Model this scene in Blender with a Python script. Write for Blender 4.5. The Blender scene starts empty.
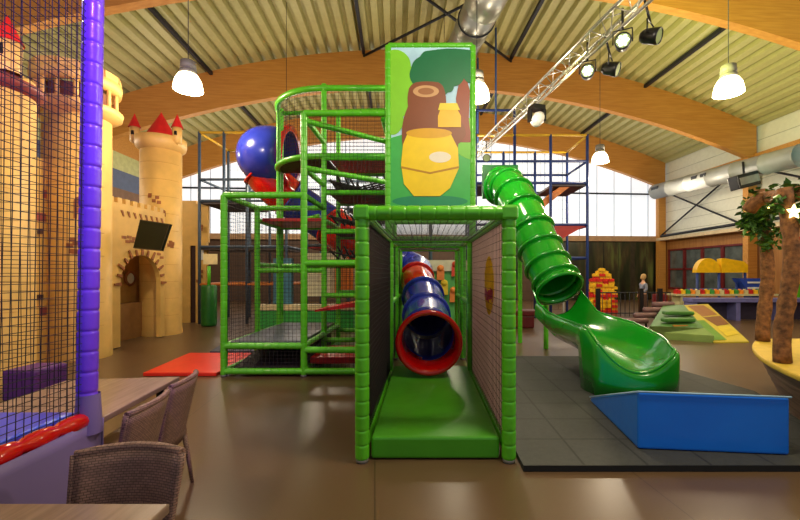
import bpy, math, random
from mathutils import Vector, Matrix
random.seed(7)
PI = math.pi
S = bpy.context.scene
COL = S.collection
# ------------------------------------------------------------------ camera, world, light, exposure
CAMZ = 1.56
cam = bpy.data.cameras.new('camera'); cam_o = bpy.data.objects.new('camera', cam); COL.objects.link(cam_o)
cam_o.location = (0, 0, CAMZ); cam_o.rotation_euler = (PI/2, 0, 0)
cam.lens = 18; cam.sensor_width = 36; cam.shift_x = -0.03; cam.shift_y = 0.01575; cam.clip_start = .05
S.camera = cam_o
w = bpy.data.worlds.new('world'); S.world = w; w.use_nodes = True
w.node_tree.nodes['Background'].inputs[0].default_value = (.80, .86, 1, 1)
w.node_tree.nodes['Background'].inputs[1].default_value = .30
S.view_settings.view_transform = 'Standard'; S.view_settings.look = 'None'
S.view_settings.gamma = 1; S.view_settings.use_curve_mapping = False
S.view_settings.exposure = .30
LAMP_W = 200.0
DAY = .62

def lamp(kind, name, loc, power, color, size=.1, target=None, angle=60, blend=.6, parent=None):
    l = bpy.data.lights.new(name, kind); l.energy = power; l.color = color
    if kind == 'SPOT': l.spot_size = math.radians(angle); l.spot_blend = blend
    if kind == 'AREA': l.shape = 'RECTANGLE'; l.size = size[0]; l.size_y = size[1]
    else: l.shadow_soft_size = size
    o = bpy.data.objects.new(name, l); COL.objects.link(o); o.location = loc
    if target is not None:
        o.rotation_euler = (Vector(target)-Vector(loc)).to_track_quat('-Z', 'Y').to_euler()
    return o
# ------------------------------------------------------------------ helpers
def P(px, py, Y): return Vector(((px-424)*Y/400., Y, CAMZ-(py-272.6)*Y/400.))
TH = math.radians(4); CT, ST = math.cos(TH), math.sin(TH)
def H(u, v, z=0): return Vector((1.742+u*CT-v*ST, u*ST+v*CT, z))
def HV(px, py, v):
    m = (px-424)/400.; u = (m*v*CT-1.742+v*ST)/(CT-m*ST); Y = u*ST+v*CT
    return u, CAMZ-(py-272.6)*Y/400.
def lin(c):
    return tuple(((x/255.)/12.92 if x/255. <= .04045 else ((x/255.+.055)/1.055)**2.4) for x in c)
MATS = {}
def mat(name, rgb, rough=.5, metal=0, var=.12, scale=6, bump=0, bscale=40, spec=.5, emit=0, coat=0, trans=0):
    """procedural material: base colour broken up by noise, optional fine bump"""
    if name in MATS: return MATS[name]
    m = bpy.data.materials.new(name); m.use_nodes = True; nt = m.node_tree; b = nt.nodes['Principled BSDF']
    c = lin(rgb)
    tc = nt.nodes.new('ShaderNodeTexCoord'); n = nt.nodes.new('ShaderNodeTexNoise')
    n.inputs['Scale'].default_value = scale; n.inputs['Detail'].default_value = 3
    nt.links.new(tc.outputs['Object'], n.inputs['Vector'])
    r = nt.nodes.new('ShaderNodeValToRGB')
    r.color_ramp.elements[0].position = .3; r.color_ramp.elements[1].position = .7
    r.color_ramp.elements[0].color = tuple(x*(1-var) for x in c)+(1,)
    r.color_ramp.elements[1].color = tuple(min(1, x*(1+var)) for x in c)+(1,)
    nt.links.new(n.outputs['Fac'], r.inputs['Fac']); nt.links.new(r.outputs['Color'], b.inputs['Base Color'])
    b.inputs['Roughness'].default_value = rough; b.inputs['Metallic'].default_value = metal
    b.inputs['Specular IOR Level'].default_value = spec
    b.inputs['Coat Weight'].default_value = coat
    if trans: b.inputs['Transmission Weight'].default_value = trans
    if emit:
        b.inputs['Emission Color'].default_value = c+(1,); b.inputs['Emission Strength'].default_value = emit
    if bump:
        n2 = nt.nodes.new('ShaderNodeTexNoise'); n2.inputs['Scale'].default_value = bscale
        nt.links.new(tc.outputs['Object'], n2.inputs['Vector'])
        bp = nt.nodes.new('ShaderNodeBump'); bp.inputs['Strength'].default_value = bump; bp.inputs['Distance'].default_value = .01
        nt.links.new(n2.outputs['Fac'], bp.inputs['Height']); nt.links.new(bp.outputs['Normal'], b.inputs['Normal'])
    MATS[name] = m; return m
def wood(name, rgb, rgb2, axis=(1, 12, 12), rough=.45, scale=1.5, rot=0, coat=0):
    m = mat(name, rgb, rough, coat=coat); nt = m.node_tree
    n = [x for x in nt.nodes if x.type == 'TEX_NOISE'][0]; r = [x for x in nt.nodes if x.type == 'VALTORGB'][0]
    tc = [x for x in nt.nodes if x.type == 'TEX_COORD'][0]
    mp = nt.nodes.new('ShaderNodeMapping'); mp.inputs['Scale'].default_value = axis; mp.inputs['Rotation'].default_value = (0, 0, rot)
    nt.links.new(tc.outputs['Object'], mp.inputs['Vector']); nt.links.new(mp.outputs['Vector'], n.inputs['Vector'])
    n.inputs['Scale'].default_value = scale; n.inputs['Detail'].default_value = 6
    r.color_ramp.elements[0].color = lin(rgb2)+(1,); r.color_ramp.elements[1].color = lin(rgb)+(1,)
    return m

class MB:
    def __init__(s): s.v = []; s.f = []; s.m = []; s.sm = []
    def add(s, vs, fs, mi=0, smooth=False):
        o = len(s.v); s.v += [tuple(v) for v in vs]
        for f in fs: s.f.append(tuple(i+o for i in f)); s.m.append(mi); s.sm.append(smooth)
        return s
    def box(s, c, d, rz=0, mi=0, M=None):
        x, y, z = d[0]/2, d[1]/2, d[2]/2; vs = []
        R = M if M is not None else Matrix.Rotation(rz, 3, 'Z')
        for i in (-1, 1):
            for j in (-1, 1):
                for k in (-1, 1): vs.append(Vector(c)+R @ Vector((i*x, j*y, k*z)))
        return s.add(vs, [(0, 1, 3, 2), (4, 6, 7, 5), (0, 4, 5, 1), (2, 3, 7, 6), (0, 2, 6, 4), (1, 5, 7, 3)], mi)
    def hexa(s, b, t, mi=0):   # bottom 4 points, top 4 points
        return s.add(list(b)+list(t), [(3, 2, 1, 0), (4, 5, 6, 7), (0, 1, 5, 4), (1, 2, 6, 5), (2, 3, 7, 6), (3, 0, 4, 7)], mi)
    def prism(s, pts, off, mi=0):   # polygon extruded by a vector
        n = len(pts); off = Vector(off); a = [Vector(p) for p in pts]; b = [p+off for p in a]
        return s.add(a+b, [tuple(range(n))[::-1], tuple(range(n, 2*n))]+[(i, (i+1) % n, n+(i+1) % n, n+i) for i in range(n)], mi)
    def tube(s, pts, r, n=8, caps=True, mi=0, smooth=True, closed=False):
        pts = [Vector(p) for p in pts]; N = len(pts)
        rs = r if isinstance(r, (list, tuple)) else [r]*N
        ring = []; up = None; vs = []
        for i, p in enumerate(pts):
            if closed: t = pts[(i+1) % N]-pts[i-1]
            else: t = pts[min(i+1, N-1)]-pts[max(i-1, 0)]
            t.normalize()
            if up is None: up = Vector((0, 0, 1)) if abs(t.z) < .9 else Vector((1, 0, 0))
            a = (up-t*up.dot(t)).normalized(); b = t.cross(a); up = a
            for k in range(n):
                q = 2*PI*k/n; vs.append(p+(a*math.cos(q)+b*math.sin(q))*rs[i])
        fs = []
        for i in range(N if closed else N-1):
            j = (i+1) % N
            for k in range(n): fs.append((i*n+k, i*n+(k+1) % n, j*n+(k+1) % n, j*n+k))
        s.add(vs, fs, mi, smooth)
        if caps and not closed:
            o = len(s.v)-len(vs); s.f.append(tuple(o+k for k in range(n))[::-1]); s.f.append(tuple(o+(N-1)*n+k for k in range(n)))
            s.m += [mi, mi]; s.sm += [False, False]
        return s
    def lathe(s, c, prof, n=16, axis=(0, 0, 1), mi=0, smooth=True, a0=0, a1=2*PI):
        ax = Vector(axis).normalized(); Q = Vector((0, 0, 1)).rotation_difference(ax); c = Vector(c)
        full = abs(a1-a0-2*PI) < 1e-6; m = n if full else n+1; vs = []
        for r, z in prof:
            for k in range(m):
                q = a0+(a1-a0)*k/n; vs.append(c+Q @ Vector((r*math.cos(q), r*math.sin(q), z)))
        fs = []
        for i in range(len(prof)-1):
            for k in range(n):
                k2 = (k+1) % m; fs.append((i*m+k, i*m+k2, (i+1)*m+k2, (i+1)*m+k))
        return s.add(vs, fs, mi, smooth)
    def rod(s, a, b, r, n=6, mi=0): return s.tube([a, b], r, n, True, mi)
    def sheet(s, rows, mi=0, smooth=True):
        n = len(rows[0]); vs = [p for r in rows for p in r]
        return s.add(vs, [(i*n+j, i*n+j+1, (i+1)*n+j+1, (i+1)*n+j) for i in range(len(rows)-1) for j in range(n-1)], mi, smooth)
    def build(s, name, mats, parent=None, bevel=0, solid=0, sub=0):
        me = bpy.data.meshes.new(name); me.from_pydata(s.v, [], s.f)
        for m in (mats if isinstance(mats, (list, tuple)) else [mats]): me.materials.append(m)
        me.polygons.foreach_set('material_index', s.m); me.polygons.foreach_set('use_smooth', s.sm); me.update()
        o = bpy.data.objects.new(name, me); COL.objects.link(o)
        if parent is not None: adopt(o, parent)
        if solid:
            k = o.modifiers.new('s', 'SOLIDIFY'); k.thickness = solid; k.offset = 0
        if bevel:
            k = o.modifiers.new('b', 'BEVEL'); k.width = bevel; k.segments = 2; k.limit_method = 'ANGLE'
        if sub:
            k = o.modifiers.new('u', 'SUBSURF'); k.levels = k.render_levels = sub
        return o
def wmat(o):
    M = Matrix.LocRotScale(o.location, o.rotation_euler, o.scale)
    return wmat(o.parent) @ o.matrix_parent_inverse @ M if o.parent else M
def adopt(o, p): o.parent = p; o.matrix_parent_inverse = wmat(p).inverted()
def tag(o, label, cat, group=None, kind=None):
    o['label'] = label; o['category'] = cat
    if group: o['group'] = group
    if kind: o['kind'] = kind
    return o
def thing(name, loc, label, cat, group=None):
    o = bpy.data.objects.new(name, None); COL.objects.link(o); o.location = loc; o.empty_display_size = .1
    return tag(o, label, cat, group)
def struct(name, mb, m, **k):
    o = mb.build(name, m, **k); o['kind'] = 'structure'; return o
def dup(root, loc, rz, label, group=None):
    def cp(o, par):
        c = o.copy(); COL.objects.link(c); c.parent = par
        for ch in list(o.children): cp(ch, c)
        return c
    r = cp(root, None); r.location = loc; r.rotation_euler = (0, 0, rz); r['label'] = label
    if group: r['group'] = group
    return r
def pad(mb, a, b, r=.055, seg=.12, n=10, mi=0):
    """foam pad with stitched rings"""
    a, b = Vector(a), Vector(b); L = (b-a).length; k = max(1, round(L/seg)); pr = []
    for i in range(k):
        z0, z1 = L*i/k, L*(i+1)/k; e = (z1-z0)
        pr += [(r*.89, z0), (r*.97, z0+.05*e), (r*1.0, z0+.14*e), (r*1.0, z0+.2*e), (r*1.0, z0+.8*e), (r*1.0, z0+.86*e), (r*.97, z1-.05*e)]
    pr.append((r*.89, L)); pr = [(0, 0)]+pr+[(0, L)]
    return mb.lathe(a, pr, n, (b-a), mi)
def net(mb, o, a, b, cell=.05, r=.003, mi=0, sag=0):
    """knotted net over the parallelogram o, o+a, o+b"""
    o, a, b = Vector(o), Vector(a), Vector(b); nrm = a.cross(b).normalized()
    na, nb = max(1, int(a.length/cell)), max(1, int(b.length/cell))
    def pt(s, t): return o+a*s+b*t+nrm*(sag*math.sin(PI*s)*math.sin(PI*t))+a.normalized()*(.006*math.sin(31*t+9*s))
    k = 5 if sag else 3
    for i in range(na+1): mb.tube([pt(i/na, j/k) for j in range(k+1)], r, 3, False, mi, False)
    for j in range(nb+1): mb.tube([pt(i/k, j/nb) for i in range(k+1)], r, 3, False, mi, False)
    return mb

# ------------------------------------------------------------------ materials
M_roof = mat('roof_metal', (186, 182, 124), .45, .1, .05)
M_glulam = wood('glulam', (204, 148, 70), (184, 124, 52), (.6, 8, 14), .55)
M_steel = mat('dark_steel', (38, 42, 52), .5, .4)
M_duct = mat('galvanised_duct', (150, 150, 140), .36, .6, .1, 3)
M_duct2 = mat('grey_duct', (158, 162, 160), .5, .15, .08, 3)
M_grn = mat('green_pad', (92, 196, 34), .32, 0, .10, 4, .15, 30, coat=.15)
M_grnmat = mat('green_mat', (76, 168, 30), .38, 0, .08, 3, .2, 12)
M_net = mat('black_net', (28, 22, 26), .8)
M_bluepole = mat('blue_pole', (38, 62, 132), .45, 0)
M_red = mat('red_vinyl', (190, 22, 20), .32, 0, .12, 5, .1, 20)
M_redpl = mat('red_plastic', (200, 14, 12), .14, 0, .05, coat=.5)
M_blupl = mat('blue_plastic', (34, 48, 160), .24, 0, .05, coat=.25)
M_grnpl = mat('green_plastic', (20, 150, 30), .17, 0, .04, 2, coat=.5)
M_castle = mat('castle_render', (216, 172, 92), .55, 0, .10, 3, .1, 8)
M_castled = mat('castle_stone_paint', (150, 88, 44), .7, 0, .25, 12)
M_cone = mat('red_cone', (196, 20, 24), .5)
M_white = mat('white_plastic', (225, 225, 220), .4)
M_black = mat('black_plastic', (18, 18, 20), .35)
M_yel = mat('yellow_plastic', (240, 190, 20), .3)
M_chrome = mat('silver_metal', (190, 188, 180), .3, .9)

# ------------------------------------------------------------------ floor, walls, roof
fm = mat('floor_vinyl', (98, 76, 54), .3, 0, .07, .6, .04, 60, spec=.45)
nt = fm.node_tree; b = nt.nodes['Principled BSDF']
tc = nt.nodes.new('ShaderNodeTexCoord'); mp = nt.nodes.new('ShaderNodeMapping'); mp.inputs['Rotation'].default_value = (0, 0, math.radians(83))
br = nt.nodes.new('ShaderNodeTexBrick'); br.inputs['Scale'].default_value = 1; br.inputs['Brick Width'].default_value = 30; br.inputs['Row Height'].default_value = 2.0
br.inputs['Mortar Size'].default_value = .004; br.inputs['Color1'].default_value = (1, 1, 1, 1); br.inputs['Color2'].default_value = (1, 1, 1, 1); br.inputs['Mortar'].default_value = (.45, .45, .45, 1)
mx = nt.nodes.new('ShaderNodeMix'); mx.data_type = 'RGBA'; mx.blend_type = 'MULTIPLY'; mx.inputs['Factor'].default_value = 1
src = b.inputs['Base Color'].links[0].from_socket
nt.links.new(tc.outputs['Object'], mp.inputs[0]); nt.links.new(mp.outputs[0], br.inputs['Vector'])
nt.links.new(src, mx.inputs['A']); nt.links.new(br.outputs['Color'], mx.inputs['B']); nt.links.new(mx.outputs['Result'], b.inputs['Base Color'])
UL, UR = -13.7, 13.7
mb = MB(); mb.prism([H(UL-.2, -5), H(UR+.2, -5), H(UR+.2, 22.9), H(UL-.2, 22.9)], (0, 0, -.1)); struct('floor', mb, fm)
Z0, KA, TA = 9.014, .0147, 1.483
def zt(u): return Z0+TA-KA*u*u
mb = MB(); pitch = .42; prof = []
n = int((UR-UL+1)/pitch)
for i in range(n):
    u = UL-.4+i*pitch
    for du, dz in ((0, .20), (.15, .20), (.18, .0), (.39, .0)):
        prof.append((u+du, zt(u+du)+dz))
mb.sheet([[H(u, -5, z) for u, z in prof], [H(u, 22.9, z) for u, z in prof]], smooth=False)
struct('ceiling', mb, M_roof, solid=.01)
VA = (10.335, 16.222, 22.0)
for k, va in enumerate(VA):
    mb = MB(); us = [UL+.15+(UR-UL-.3)*i/44 for i in range(45)]; dv = .13
    A = [H(u, va-dv, zt(u)) for u in us]; B = [H(u, va-dv, zt(u)-TA) for u in us]
    C = [H(u, va+dv, zt(u)-TA) for u in us]; D = [H(u, va+dv, zt(u)) for u in us]
    mb.sheet([A, B, C, D, A], smooth=False)
    for uu in (us[0]+.18, us[-1]-.18):
        mb.box(H(uu, va, (zt(uu)-TA)/2+.02), (.42, .26, zt(uu)-TA+.1), TH)
    o = mb.build('wooden_arch', M_glulam)
    tag(o, ('glulam roof arch nearest the camera, cut by the top corners of the picture', 'middle glulam roof arch passing just behind the top of the picture board', 'farthest glulam roof arch in front of the daylight gable')[k], 'roof arch')
# back wall
M_day = mat('daylight_panel', (236, 244, 255), .6, 0, .03, 2, emit=DAY)
M_murs = mat('mural_forest', (34, 44, 22), .35, 0, .3, 3)
nt = M_murs.node_tree; b = nt.nodes['Principled BSDF']; n = [x for x in nt.nodes if x.type == 'TEX_NOISE'][0]
tc = [x for x in nt.nodes if x.type == 'TEX_COORD'][0]; mp = nt.nodes.new('ShaderNodeMapping'); mp.inputs['Scale'].default_value = (2.2, 2.2, .35)
nt.links.new(tc.outputs['Object'], mp.inputs[0]); nt.links.new(mp.outputs[0], n.inputs['Vector']); n.inputs['Scale'].default_value = .9; n.inputs['Detail'].default_value = 8
r = [x for x in nt.nodes if x.type == 'VALTORGB'][0]; e = r.color_ramp.elements
e[0].position = .38; e[0].color = lin((18, 20, 12))+(1,); e[1].position = .72; e[1].color = lin((104, 120, 60))+(1,)
q = e.new(.5); q.color = lin((40, 48, 22))+(1,); q = e.new(.58); q.color = lin((66, 56, 34))+(1,)
M_lowwall = mat('brown_wall', (84, 62, 48), .6)
M_seam = mat('panel_seam', (150, 164, 180), .6)
VB = 22.35
mb = MB(); mb.prism([H(UL, VB), H(UR, VB), H(UR, VB, 3.4), H(UL, VB, 3.4)], Vector(H(0, .2))-Vector(H(0, 0))); struct('wall_back', mb, M_lowwall)
mb = MB(); us = [UL+(UR-UL)*i/20 for i in range(21)]
mb.prism([H(UL, VB, 3.6), H(UR, VB, 3.6)]+[H(u, VB, zt(u)) for u in us[::-1]], H(0, .1)-H(0, 0)); o = struct('window_1', mb, M_day)
mb = MB()
for i in range(1, 27):
    u = UL+i*1.02; mb.box(H(u, VB-.02, (3.6+zt(u))/2), (.025, .03, zt(u)-3.6), TH)
mb.build('panel_seam', M_seam, o)
mb = MB(); mb.box(H(0, VB-.1, 3.5), (UR-UL, .3, .3), TH); struct('trim_1', mb, mat('ledge_wood', (176, 140, 104), .6))
mb = MB(); mb.rod(H(UL, 21.6, 5.95), H(UR, 21.6, 5.95), .05); struct('trim_2', mb, M_steel)
u0, _ = HV(545, 0, VB); u1, _ = HV(661, 0, VB)
mb = MB(); mb.prism([H(u0, VB-.06, .0), H(u1, VB-.06, .0), H(u1, VB-.06, 3.33), H(u0, VB-.06, 3.33)], H(0, .04)-H(0, 0))
o = mb.build('forest_mural', M_murs); tag(o, 'dark painted forest mural on the back wall behind the standing person', 'mural')
for px, w_, c in ((560, 3, (24, 26, 16)), (585, 2, (70, 60, 40)), (603, 2, (30, 30, 18)), (632, 5, (58, 50, 36)), (655, 6, (20, 20, 14)), (618, 1.5, (60, 70, 36))):
    uu, _ = HV(px, 0, VB); w2 = w_*.028; mb = MB(); mb.prism([H(uu-w2, VB-.066, .0), H(uu+w2*1.2, VB-.066, .0), H(uu+w2*.8, VB-.066, 3.3), H(uu-w2*.7, VB-.066, 3.3)], H(0, .006)-H(0, 0)); mb.build('painted_trunk', mat('paint_trunk_%d' % px, c, .4, 0, .3), o)
# right wall: wood below, panels above, ledge, dark red windows
M_panelw = mat('white_wall_panel', (226, 228, 214), .5, 0, .04)
M_orangew = wood('orange_wood_wall', (176, 124, 66), (150, 98, 46), (8, 8, .6), .5)
mb = MB(); mb.prism([H(UR, -5), H(UR, 22.5), H(UR, 22.5, 3.4), H(UR, -5, 3.4)], H(.2, 0)-H(0, 0)); struct('wall_right', mb, M_orangew)
mb = MB(); mb.prism([H(UR, -5, 3.4), H(UR, 22.5, 3.4), H(UR, 22.5, zt(UR)+.1), H(UR, -5, zt(UR)+.1)], H(.2, 0)-H(0, 0))
for i in range(7): mb.box(H(UR-.015, 8.75, 3.9+i*.55), (.02, 27, .015), TH, 1)
struct('wall_right_upper', mb, [M_panelw, mat('panel_joint', (170, 172, 160), .5)])
mb = MB(); mb.box(H(UR-.25, 9.2, 3.45), (.6, 26.6, .16), TH); struct('trim_3', mb, mat('pale_ledge', (206, 186, 150), .6))
mb = MB(); mb.box(H(UR-.12, 9.2, 6.35), (.3, 26.6, .5), TH); struct('trim_4', mb, M_glulam)
t = thing('wall_bracing', H(UR-.3, 19), 'crossed dark steel bracing rods on the white right wall beyond the middle arch', 'bracing')
mb = MB(); mb.rod(H(UR-.45, 16.6, 3.7), H(UR-.45, 21.8, 3.62), .07); mb.build('bottom_tube', M_steel, t)
for z0, z1 in ((3.7, 6.2), (6.2, 3.7)):
    mb = MB(); mb.rod(H(UR-.4, 16.6, z0), H(UR-.4, 21.8, z1), .045); mb.build('rod', M_steel, t)
t = thing('wall_bracing', H(UR-.3, 13), 'crossed dark steel bracing rods on the white right wall nearer than the middle arch', 'bracing')
mb = MB(); mb.rod(H(UR-.45, 10.6, 3.7), H(UR-.45, 15.8, 3.7), .07); mb.build('bottom_tube', M_steel, t)
for z0, z1 in ((3.7, 6.0), (6.0, 3.7)):
    mb = MB(); mb.rod(H(UR-.4, 10.8, z0), H(UR-.4, 16.0, z1), .045); mb.build('rod', M_steel, t)
M_dred = mat('dark_red_frame', (104, 24, 26), .4)
M_glassd = mat('dark_glass', (84, 92, 92), .12, 0, .4, 2, coat=.4)
for i in range(4):
    v0, v1 = 16.7+i*1.25, 17.95+i*1.25
    mb = MB()
    for v in (v0+.04, v1-.04): mb.box(H(UR-.05, v, 1.75), (.12, .09, 2.2), TH)
    for z in (.7, 1.75, 2.82): mb.box(H(UR-.05, (v0+v1)/2, z), (.12, 1.25, .09), TH)
    o = struct('window_%d' % (i+2), mb, M_dred)
    mb = MB(); mb.box(H(UR-.02, (v0+v1)/2, 1.75), (.03, 1.2, 2.1), TH); mb.build('pane', M_glassd, o)
# left wall
M_lw = mat('left_wall_brown', (120, 88, 60), .6)
mb = MB(); mb.prism([H(UL, -5), H(UL, 22.5), H(UL, 22.5, 5.2), H(UL, -5, 5.2)], H(-.2, 0)-H(0, 0)); struct('wall_left', mb, M_lw)
mb = MB(); mb.prism([H(UL, -5, 5.2), H(UL, 22.5, 5.2), H(UL, 22.5, 6), H(UL, -5, 6)], H(-.2, 0)-H(0, 0)); struct('window_6', mb, mat('blue_glazing', (70, 82, 112), .3))
mb = MB(); mb.prism([H(UL, -5, 6), H(UL, 22.5, 6), H(UL, 22.5, 6.75), H(UL, -5, 6.75)], H(-.2, 0)-H(0, 0)); struct('wall_left_upper', mb, mat('pale_green_panel', (188, 190, 130), .5))
mb = MB(); mb.prism([H(UL, -5, 6.75), H(UL, 22.5, 6.75), H(UL, 22.5, 7.9), H(UL, -5, 7.9)], H(-.2, 0)-H(0, 0)); struct('trim_5', mb, M_glulam)
# roof bars
UB = [HV(213, 73, VA[1])[0], HV(364, 52, VA[1])[0], HV(510, 57, VA[1])[0], HV(643, 88, VA[1])[0]]
for u, nm in zip(UB, ('above the left pendant lamp', 'above the picture board, left of centre', 'right of the round silver duct', 'above the near right pendant lamp')):
    for v0, v1, w2 in ((VA[0]+.13, VA[1]-.13, 'between the near and middle arches'), (VA[1]+.13, VA[2]-.13, 'between the middle and far arches')):
        mb = MB(); mb.box(H(u, (v0+v1)/2, zt(u)-.10), (.11, v1-v0, .13), TH); o = mb.build('purlin_strut', M_steel); tag(o, 'dark roof strut %s, %s' % (nm, w2), 'roof strut', 'roof struts')
for a, b_, nm in ((1, 2, 'rising to the right'), (2, 1, 'rising to the left')):
    mb = MB(); mb.rod(H(UB[a], VA[1]-.16, zt(UB[a])-.24), H(UB[b_], VA[0]+.16, zt(UB[b_])-.24), .05)
    o = mb.build('bracing_rod', M_steel); tag(o, 'thin diagonal roof rod above the picture board, %s' % nm, 'bracing', 'roof bracing rods')

# ------------------------------------------------------------------ ducts, truss, lamps
t = thing('air_duct', P(466, 45, 10.4), 'round silver air duct under the roof, ending behind the picture board', 'air duct')
a, b_ = Vector((.35, 14.2, 7.5)), Vector((1.41, 8.4, 7.5)); dr = (b_-a).normalized(); L = (b_-a).length
mb = MB(); pr = [(0, 0)]
for i in range(int(L/.9)+1): z = i*.9; pr += [(.41, z), (.41, z+.86), (.425, z+.87), (.425, z+.9)]
mb.lathe(a, pr, 24, dr); mb.build('pipe', M_duct, t)
for s_, u in ((1.6, 0), (4.9, 0)):
    p = a+dr*s_; mb = MB(); mb.tube([p+Vector((math.cos(q)*.43, 0, math.sin(q)*.43)) for q in [2*PI*k/20 for k in range(20)]], .02, 5, closed=True)
    mb.rod(p+Vector((0, 0, .43)), p+Vector((0, 0, 2.4)), .01); mb.build('hanger', M_steel, t)
e0, e1 = P(655, 192, 20), P(830, 150, 12.0); e1.z = 5.3
t = thing('air_duct', e0, 'long grey air duct along the right wall above the windows', 'air duct')
dr = (e1-e0).normalized(); L = (e1-e0).length; pr = [(0, 0), (.34, 0)]
for i in range(int(L/1.2)): z = i*1.2; pr += [(.36, z+.02), (.36, z+1.15), (.375, z+1.16), (.375, z+1.2)]
mb = MB(); mb.lathe(e0, pr, 24, dr); mb.build('pipe', M_duct2, t)
for i, s_ in enumerate((.35, 2.9, 3.4)):
    p = e0+dr*s_+Vector((-.32, -.14, .1)); mb = MB(); mb.box(p, (.06, .5 if i == 0 else .3, .14), math.atan2(dr.y, dr.x)-PI/2); mb.build('grille', M_black, t)
# truss
t0, t1 = Vector((3.34, 3.9, 5.5)), Vector((1.62, 13.3, 5.5)); D = (t1-t0).normalized(); N = Vector((-D.y, D.x, 0)); UPV = Vector((0, 0, 1)); L = (t1-t0).length
t = thing('lighting_truss', t0, 'silver triangular lighting truss hanging diagonally under the roof', 'lighting truss')
CH = [N*.15, N*-.15, UPV*-.26]
for c in CH:
    mb = MB(); mb.rod(t0+c, t1+c, .026, 8); mb.build('chord', M_chrome, t)
mb = MB(); k = int(L/.3)
for i in range(k):
    p, q = t0+D*(i*.3), t0+D*((i+1)*.3)
    for c1, c2 in ((0, 1), (1, 2), (2, 0)):
        if i % 2: c1, c2 = c2, c1
        mb.rod(p+CH[c1], q+CH[c2], .010, 5)
mb.build('lacing', M_chrome, t)
for s_ in (7.4, 9.0):
    p = t0+D*s_; mb = MB(); mb.rod(p+UPV*.02, Vector((p.x, p.y, 8.4)), .028); mb.build('blue_strap', mat('strap_blue', (40, 84, 150), .6), t)
    mb = MB(); mb.rod(Vector((p.x, p.y, 8.4)), Vector((p.x, p.y, 10.2)), .01); mb.build('steel_cable', M_steel, t)
M_lens = mat('led_lens', (228, 240, 200), .2, emit=9)
M_lensd = mat('led_lens_face', (150, 170, 120), .2)
def par(pos, aim, lab, lit=True, color=(1, .9, .6), power=60, name='par_spotlight'):
    t = thing(name, pos, lab, 'stage light', 'stage lights on the truss'); pos = Vector(pos); ax = (Vector(aim)-pos).normalized()
    mb = MB(); mb.lathe(pos-ax*.13, [(0, 0), (.07, 0), (.10, .05), (.115, .2), (.115, .26), (.10, .26), (.10, .24), (0, .24)], 18, ax); mb.build('can', M_black, t)
    s = ax.cross(UPV).normalized(); mb = MB(); mb.tube([pos+s*.13, pos+s*.13+UPV*.2, pos-s*.13+UPV*.2, pos-s*.13], .012, 6); mb.rod(pos+UPV*.2, Vector((pos.x, pos.y, 5.5)) if abs((pos-t0).dot(N)) < .2 else pos+UPV*.58+N*.11, .02); mb.build('yoke', M_black, t)
    mb = MB(); mb.lathe(pos+ax*.12, [(0, 0), (.097, 0)], 18, ax); mb.build('lens_plate', M_lensd, t)
    if lit:
        u2 = ax.cross(s)
        mb = MB()
        for k in range(7):
            q = k*PI/3; r = .058 if k < 6 else 0; mb.lathe(pos+ax*.122+s*r*math.cos(q)+u2*r*math.sin(q), [(.023, 0), (.018, .01), (0, .012)], 10, ax)
        mb.build('led', M_lens, t)
    return t
def on(s_, dz=-.52, dx=0): p = t0+D*s_+UPV*dz+N*dx; return p
par(on(2.1), (0.2, 0, 3.9), 'lit round stage spot nearest the camera on the truss')
par(on(3.0), (0.0, 0, 3.8), 'lit round stage spot, second from the near end of the truss')
par(on(1.9, -.5, -.3), (6, 3, 3.5), 'dark stage spot hanging beside the nearest lit one, turned right', False)
par(on(2.75, -.55, -.26), (6, 4.5, 3.5), 'dark stage spot hanging beside the second lit one, turned right', False)
lamp('SPOT', 'stage_wash_violet_far', (-1.2, .8, 3.7), 900, (.45, .1, 1), .2, (-10, 10.3, 7.6), 50, .9)
par(on(8.2), (1, 0, 2.5), 'small dark stage spot at the far end of the truss', False)
t = thing('moving_head_light', on(5.0, -.5), 'bulky white and black moving head light under the middle of the truss', 'stage light')
p = on(4.9, -.36); mb = MB(); mb.box(p, (.28, .24, .1), .3); mb.build('base', M_black, t)
for x in (-.15, .15): mb = MB(); mb.box(p+Vector((x, 0, -.16)), (.05, .14, .26), .3); mb.build('yoke_arm', M_black, t, bevel=.01)
mb = MB(); mb.lathe(p+Vector((-.06, -.03, -.34)), [(0, 0), (.1, 0), (.13, .06), (.14, .2), (.10, .28), (0, .29)], 14, (.6, .25, .75)); mb.build('head', M_white, t)
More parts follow.
